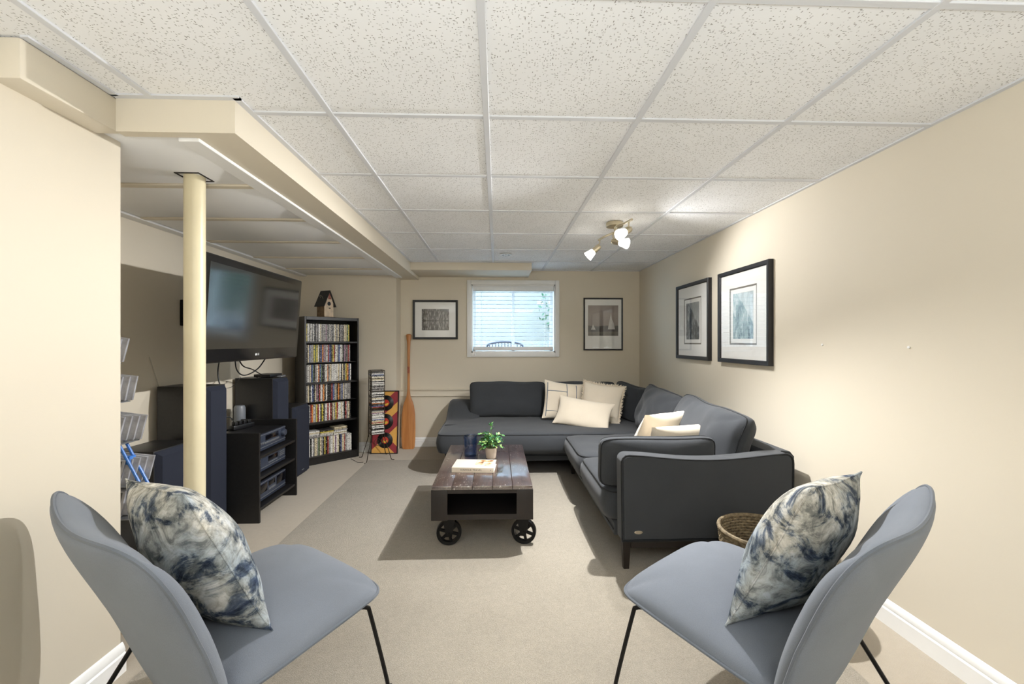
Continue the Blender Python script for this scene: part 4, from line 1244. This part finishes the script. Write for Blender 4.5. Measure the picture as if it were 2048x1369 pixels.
for nm, z, _, xe, _ in rows:
    x = .030; k = 0
    while x < xe:
        col = random.choices([p[0] for p in PAL], [p[4] * w_ for p, w_ in zip(PAL, warm[nm])])[0]
        sx = random.choice((.85, 1, 1, 1, 1.05, 1.25)); w_ = .0136 * sx + .0008
        k += 1
        o = bpy.data.objects.new('disc_case', case_mesh(col)); COL.objects.link(o)
        sc = random.uniform(.985, 1.0)
        lean = R(random.uniform(-.4, .4))
        o.matrix_world = MBK @ Matrix.Translation((x + w_ / 2, .040 + random.uniform(-.004, .006), z + .0005)) @ Matrix.Rotation(lean, 4, 'Y') @ Matrix.Diagonal((sx, 1, sc, 1))
        tag(o, f'{col}-spined film case, {ordinal(k)} from the left in the {nm} row of the bookcase', 'dvd case', f'film cases in the {nm} row of the bookcase')
        x += w_
# cases lying flat above the bottom row
for si, (x0, n, place) in enumerate(((.125, 5, 'left'), (.275, 5, 'middle'), (.425, 6, 'right'))):
    z = SHV[0] + .020 + .1915
    for k in range(n):
        col = random.choices([p[0] for p in PAL], [30, 22, 10, 2, 2, 2, 1, 22, 1, 2])[0]
        o = bpy.data.objects.new('disc_case', case_mesh(col)); COL.objects.link(o)
        o.matrix_world = MBK @ Matrix.Translation((x0 - (.095 if si else .095) + random.uniform(-.004, .004), .05 + random.uniform(-.01, .01), z + .0068)) @ Matrix.Rotation(R(90), 4, 'Y') @ Matrix.Scale(.76, 4, (0, 0, 1)) @ Matrix.Rotation(0, 4, 'Z')
        tag(o, f'{col}-spined film case, {ordinal(k + 1)} from below in the {place} pile above the bottom row', 'dvd case', 'film cases lying flat above the bottom row')
        z += .0142

# birdhouse on top of the bookcase
bh = thing('birdhouse', 'small rustic wooden birdhouse with dark roof on top of the bookcase', 'birdhouse', (-1.895, 4.785, 1.570), R(62))
M_BHW = simple('whitewashed_barn_wood', rgb(214, 194, 168), .85, var=.2, nscale=24)
M_BHS = simple('brown_barn_wood', rgb(126, 104, 78), .85, var=.35, nscale=30)
M_BHR = simple('dark_slate_roof', rgb(54, 54, 52), .7, var=.2, nscale=14)
w, d = .058, .060
MB().box(-w - .012, w + .012, -d - .018, d + .006, 0, .006, .001).build('base_board', M_BHS, bh)
MB().prism([(-w, .006), (w, .006), (w, .165), (0, .285), (-w, .165)], -d, -d + .008, 'y').build('front_board', M_BHW, bh)
MB().prism([(-w, .006), (w, .006), (w, .165), (0, .285), (-w, .165)], d - .008, d, 'y').build('rear_board', M_BHS, bh)
for s in (-1, 1):
    x0, x1 = sorted((s * w, s * (w - .008)))
    MB().box(x0, x1, -d + .008, d - .008, .006, .160).build('side_board', M_BHS, bh)
    p = [(0, .287), (0, .296), (s * (w + .026), .118), (s * (w + .018), .116)]
    MB().prism(p if s > 0 else p[::-1], -d - .020, d + .012, 'y').build('roof_panel', M_BHR, bh)
MB().lathe([(0, .0), (.022, 0), (.022, .002), (.0, .002)], 20, mat=Matrix.Translation((0, -d - .0005, .150)) @ Matrix.Rotation(PI / 2, 4, 'X'), cap=False).build('entrance_hole', M_BLACKPL, bh)
MB().tube([(0, -d, .100), (0, -d - .022, .100)], .0045, 8).build('perch', M_WOODDK, bh)
MB().tube(catmull([(-.045, -.02, .20), (-.065, -.028, .225), (-.075, -.015, .238), (-.068, .0, .228), (-.06, .0, .212)], 6), .0022, 6).build('wire_curl', M_NICKEL, bh)
MB().prism([(-.012, .20), (.03, .20), (.018, .245), (0, .275)], -d - .001, -d, 'y').build('rust_stain', simple('rusty_paint', rgb(150, 92, 80), .8, var=.4, nscale=60), bh)

# ------------------------------------------------------------------ wire tower of compact discs
CTX, CTY, CTR = -1.338, 4.80, R(28)
tw = thing('disc_tower', 'wrought iron compact disc tower with curled wire feet', 'rack', (CTX, CTY, 0), CTR)
M_IRON = simple('dark_bronze_wire', rgb(60, 52, 42), .5, metal=.6, var=.2)
cw, cd = .072, .066
for sx in (-1, 1):
    for sy in (-1, 1):
        mb = MB().tube(catmull([(sx * cw, sy * cd, .985), (sx * cw, sy * cd, .30), (sx * cw, sy * cd, .26), (sx * (cw + .012), sy * (cd + .012), .20), (sx * (cw + .045), sy * (cd + .045), .07), (sx * (cw + .06), sy * (cd + .06), .012), (sx * (cw + .085), sy * (cd + .085), .006)], 6), .0042, 8)
        mb.build('leg', M_IRON, tw)
for z in (.985, .76, .575, .395, .285):
    MB().tube([(-cw, -cd, z), (cw, -cd, z), (cw, cd, z), (-cw, cd, z)], .0034, 6, closed=True).build('wire_shelf', M_IRON, tw)
    if z < .9: MB().tube([(-cw, 0, z), (cw, 0, z)], .003, 6).build('cross_wire', M_IRON, tw)
sp = []
for k in range(40):
    a = k / 39 * PI * 4.2; r_ = .008 + .042 * k / 39
    sp.append((r_ * math.cos(a), -cd, .205 + r_ * math.sin(a)))
MB().tube(sp, .0026, 6).build('wire_spiral', M_IRON, tw)
MTW = Matrix.Translation((CTX, CTY, 0)) @ Matrix.Rotation(CTR, 4, 'Z')
cdm = {}
def cd_mesh(col):
    if col not in cdm:
        mb = MB().box(-.0655, .0655, -.071, .062, 0, .0098, .0008, 1)
        bmesh.ops.recalc_face_normals(mb.bm, faces=mb.bm.faces[:])
        me = bpy.data.meshes.new('cd_case'); mb.bm.to_mesh(me); mb.bm.free(); me.materials.append(SM[col]); cdm[col] = me
    return cdm[col]
for bi, (z0, z1, bn) in enumerate(((.765, .975, 'top'), (.580, .750, 'second'), (.400, .565, 'third'), (.290, .385, 'bottom'))):
    z = z0; k = 0
    seq = []
    while z + .0105 < z1: seq.append(z); z += .0105
    for q in reversed(seq):
        k += 1
        col = random.choices([p[0] for p in PAL], [34, 20, 18, 1, 4, 8, 1, 14, 0, 3])[0]
        o = bpy.data.objects.new('cd_case', cd_mesh(col)); COL.objects.link(o)
        o.matrix_world = MTW @ Matrix.Translation((random.uniform(-.003, .003), random.uniform(-.004, .004), q)) @ Matrix.Rotation(R(random.uniform(-1, 1)), 4, 'Z')
        tag(o, f'{col}-spined cd case, {ordinal(k)} from the top of the {bn} stack in the wire tower', 'cd case', f'cd cases in the {bn} stack of the wire tower')
cord('thin_cable', 'thin dark cable lying on the carpet between bookcase and wire tower', [(-1.62, 4.80, .004), (-1.55, 4.72, .004), (-1.50, 4.66, .004), (-1.44, 4.66, .004)], .0022)

# ------------------------------------------------------------------ record poster panel, leaning
po = thing('record_panel', 'framed tall panel with three vinyl records on yellow and maroon stripes', 'wall art', (-1.31, 5.018, 0))
po.rotation_euler = (R(-6.0), 0, 0)
M_Y = simple('mustard_print', rgb(226, 170, 84), .5, var=.03); M_R = simple('maroon_print', rgb(150, 50, 58), .5, var=.04); M_P = simple('plum_print', rgb(140, 70, 110), .5, var=.05)
pw_, ph_ = .155, .73
MB().box(-pw_ + .008, pw_ - .008, -.004, .010, .008, ph_ - .008).build('board', M_Y, po)
mb = MB()
for a, b in ((-pw_, -pw_ + .010), (pw_ - .010, pw_)): mb.box(a, b, -.012, .012, 0, ph_)
mb.box(-pw_ + .01, pw_ - .01, -.012, .012, 0, .010).box(-pw_ + .01, pw_ - .01, -.012, .012, ph_ - .010, ph_)
mb.build('frame', M_FRAMEBLK, po)
def clip(poly):
    x0, x1, z0, z1 = -pw_ + .010, pw_ - .010, .010, ph_ - .010
    def cut(P, f, inter):
        out = []
        for i in range(len(P)):
            a, b = P[i - 1], P[i]
            if f(b):
                if not f(a): out.append(inter(a, b))
                out.append(b)
            elif f(a): out.append(inter(a, b))
        return out
    def ix(x): return lambda a, b: (x, a[1] + (b[1] - a[1]) * (x - a[0]) / (b[0] - a[0]))
    def iz(z): return lambda a, b: (a[0] + (b[0] - a[0]) * (z - a[1]) / (b[1] - a[1]), z)
    for f, i in ((lambda p: p[0] >= x0 - 1e-9, ix(x0)), (lambda p: p[0] <= x1 + 1e-9, ix(x1)), (lambda p: p[1] >= z0 - 1e-9, iz(z0)), (lambda p: p[1] <= z1 + 1e-9, iz(z1))):
        poly = cut(poly, f, i)
        if not poly: break
    return poly
def band(c, hw_, slope, m, y):
    pl = clip([(-.3, c - hw_ - .3 * slope), (.3, c - hw_ + .3 * slope), (.3, c + hw_ + .3 * slope), (-.3, c + hw_ - .3 * slope)])
    if len(pl) > 2: MB().prism(pl, y, -.004, 'y').build('printed_stripe', m, po)
band(.54, .075, .95, M_R, -.0052); band(.27, .085, .95, M_R, -.0052); band(.17, .05, -.95, M_R, -.0050)
M_VINYL = simple('black_vinyl', rgb(22, 22, 22), .25, var=.15, nscale=90)
M_LBR = simple('red_label_print', rgb(196, 60, 44), .5, var=.03); M_LBY = simple('yellow_label_print', rgb(226, 190, 70), .5, var=.03)
for k, z in enumerate((.115, .330, .545)):
    z += .04
    rot = Matrix.Translation((.005, 0, z)) @ Matrix.Rotation(PI / 2, 4, 'X')
    rec = MB().lathe([(.0, .0072), (.088, .0072), (.090, .0062), (.090, .005)], 48, mat=rot, cap=False).build('record', M_VINYL, po)
    for rr in (.055, .065, .075, .083):
        MB().lathe([(rr - .0008, .0072), (rr, .0078), (rr + .0008, .0072)], 48, mat=rot, cap=False).build('groove', M_VINYL, rec)
    MB().lathe([(.0, .0082), (.040, .0082), (.040, .0070)], 32, mat=rot, cap=False).build('label', M_LBR, rec)
    hv = [(math.cos(a) * .030, math.sin(a) * .030) for a in [PI + i * PI / 12 for i in range(13)]]
    MB().prism([(.005 + x, z + y) for x, y in hv], -.0088, -.0080, 'y').build('label_half', M_LBY, rec)
    if k == 1:
        MB().prism([(.005 + x, z + y - .004) for x, y in ((-.022, -.014), (-.014, .016), (0, -.002), (.014, .016), (.022, -.014))], -.0094, -.0088, 'y').build('label_mark', M_LBY, rec)
    else:
        MB().prism([(.005 + x, z + y) for x, y in ((0, -.014), (.014, .002), (.010, .010), (0, .006), (-.010, .010), (-.014, .002))], -.0094, -.0080, 'y').build('label_mark', M_LBR, rec)

# ------------------------------------------------------------------ wooden paddle leaning on the back wall
def paddle_wood():
    m, nt, b = new_mat('varnished_paddle_wood')
    v = coords(nt, scale=(30, 30, 2.0))
    n = noise_out(nt, v, 1.4, 5, .6, .6)
    nt.links.new(ramp(nt, n, [(.3, rgb(166, 104, 54)), (.6, rgb(194, 132, 76)), (.8, rgb(206, 150, 96))]), b.inputs['Base Color'])
    b.inputs['Roughness'].default_value = .38; return m
pd = thing('canoe_paddle', 'varnished wooden canoe paddle leaning against the back wall', 'paddle', (-1.075, 5.225, 0))
pd.rotation_euler = (R(-4.0), R(-.6), 0)
secs = [(.0, .060, .006), (.02, .076, .007), (.10, .083, .008), (.25, .085, .010), (.42, .080, .012), (.52, .066, .014), (.58, .048, .016), (.63, .026, .0165), (.70, .0165, .016), (.85, .0155, .0155), (1.10, .0155, .0155), (1.24, .018, .0165), (1.31, .022, .018), (1.355, .030, .018), (1.385, .034, .017), (1.395, .030, .014), (1.400, .018, .008)]
mb = MB(); rings = []
for z, a, c_ in secs:
    rings.append([mb.bm.verts.new((a * math.cos(2 * PI * k / 20), c_ * math.sin(2 * PI * k / 20), z)) for k in range(20)])
for a, b in zip(rings[:-1], rings[1:]):
    for k in range(20): mb.bm.faces.new([a[k], a[(k + 1) % 20], b[(k + 1) % 20], b[k]])
mb.bm.faces.new(rings[0][::-1]); mb.bm.faces.new(rings[-1])
mb.build('paddle_body', paddle_wood(), pd, ang=60)
MB().box(-.013, .013, -.0165, -.0145, .92, 1.0, .001).build('worn_label', simple('red_brown_decal', rgb(150, 78, 50), .5, var=.4, nscale=80), pd)

# ------------------------------------------------------------------ leaning blue disc rack at the left
M_BLUE = simple('bright_blue_metal', rgb(64, 124, 206), .35, var=.05)
dr = thing('disc_rack', 'leaning blue metal disc rack partly behind the left wall', 'rack', (-1.80, 2.22, 0))
for q in (-.035, .035):
    MB().tube([(.30, q * .6 - .02, .010), (.07, q * .6, .49), (-.085, q * .6, .79), (-.34, q * .6 + .02, 1.30)], .007, 8).build('leg', M_BLUE, dr)
for k in range(7):
    t = .12 + k * .14
    x = .30 - .64 * t; z = .01 + 1.29 * t
    MB().box(x - .012, x + .012, -.02, .02, z - .02, z + .02, .002).build('rung', M_BLUE, dr, None)
MB().tube([(-.165, .06, 1.30), (-.165, .06, .0)], .010, 8).build('prop', M_SILVER, dr)
M_JEWEL = simple('clear_grey_jewel_case', rgb(168, 168, 172), .2, var=.25, nscale=20)
M_JDARK = simple('dark_sleeve', rgb(70, 72, 72), .3, var=.3, nscale=25)
jm = {}
def jewel(col):
    if col not in jm:
        mb = MB().box(-.071, .071, -.0075, .0075, -.0625, .0625, .001, 1)
        mb.box(-.064, .060, -.0079, -.0074, -.056, .056, 0, 1, 1)
        bmesh.ops.recalc_face_normals(mb.bm, faces=mb.bm.faces[:])
        me = bpy.data.meshes.new('jewel_case'); mb.bm.to_mesh(me); mb.bm.free(); me.materials.append(M_JEWEL); me.materials.append(M_JDARK if col else M_JEWEL); jm[col] = me
    return jm[col]
for gi, (u, zc, tilt, wd) in enumerate(((-2.055, 1.27, 12, 'topmost'), (-2.01, 1.075, 10, 'second'), (-1.965, .875, 12, 'middle'), (-1.925, .665, 12, 'fourth'), (-1.92, .505, 9, 'lowest'))):
    placed(MB().box(u - .07, u + .12, 2.165, 2.275, zc - .082, zc - .077, .001, 1).box(-1.975, u + .1, 2.272, 2.284, zc - .084, zc - .074), 'slot_tray', M_SILVER, dr)
    for k in range(5):
        o = bpy.data.objects.new('jewel_case', jewel(k == 0)); COL.objects.link(o)
        o.matrix_world = Matrix.Translation((u + .019 * k, 2.17 + .021 * k, zc + random.uniform(-.002, .002))) @ Matrix.Rotation(R(18), 4, 'Z') @ Matrix.Rotation(R(tilt), 4, 'Y')
        tag(o, f'grey jewel case, {ordinal(k + 1)} from the front in the {wd} slot of the blue rack', 'cd case', 'jewel cases in the blue leaning rack')
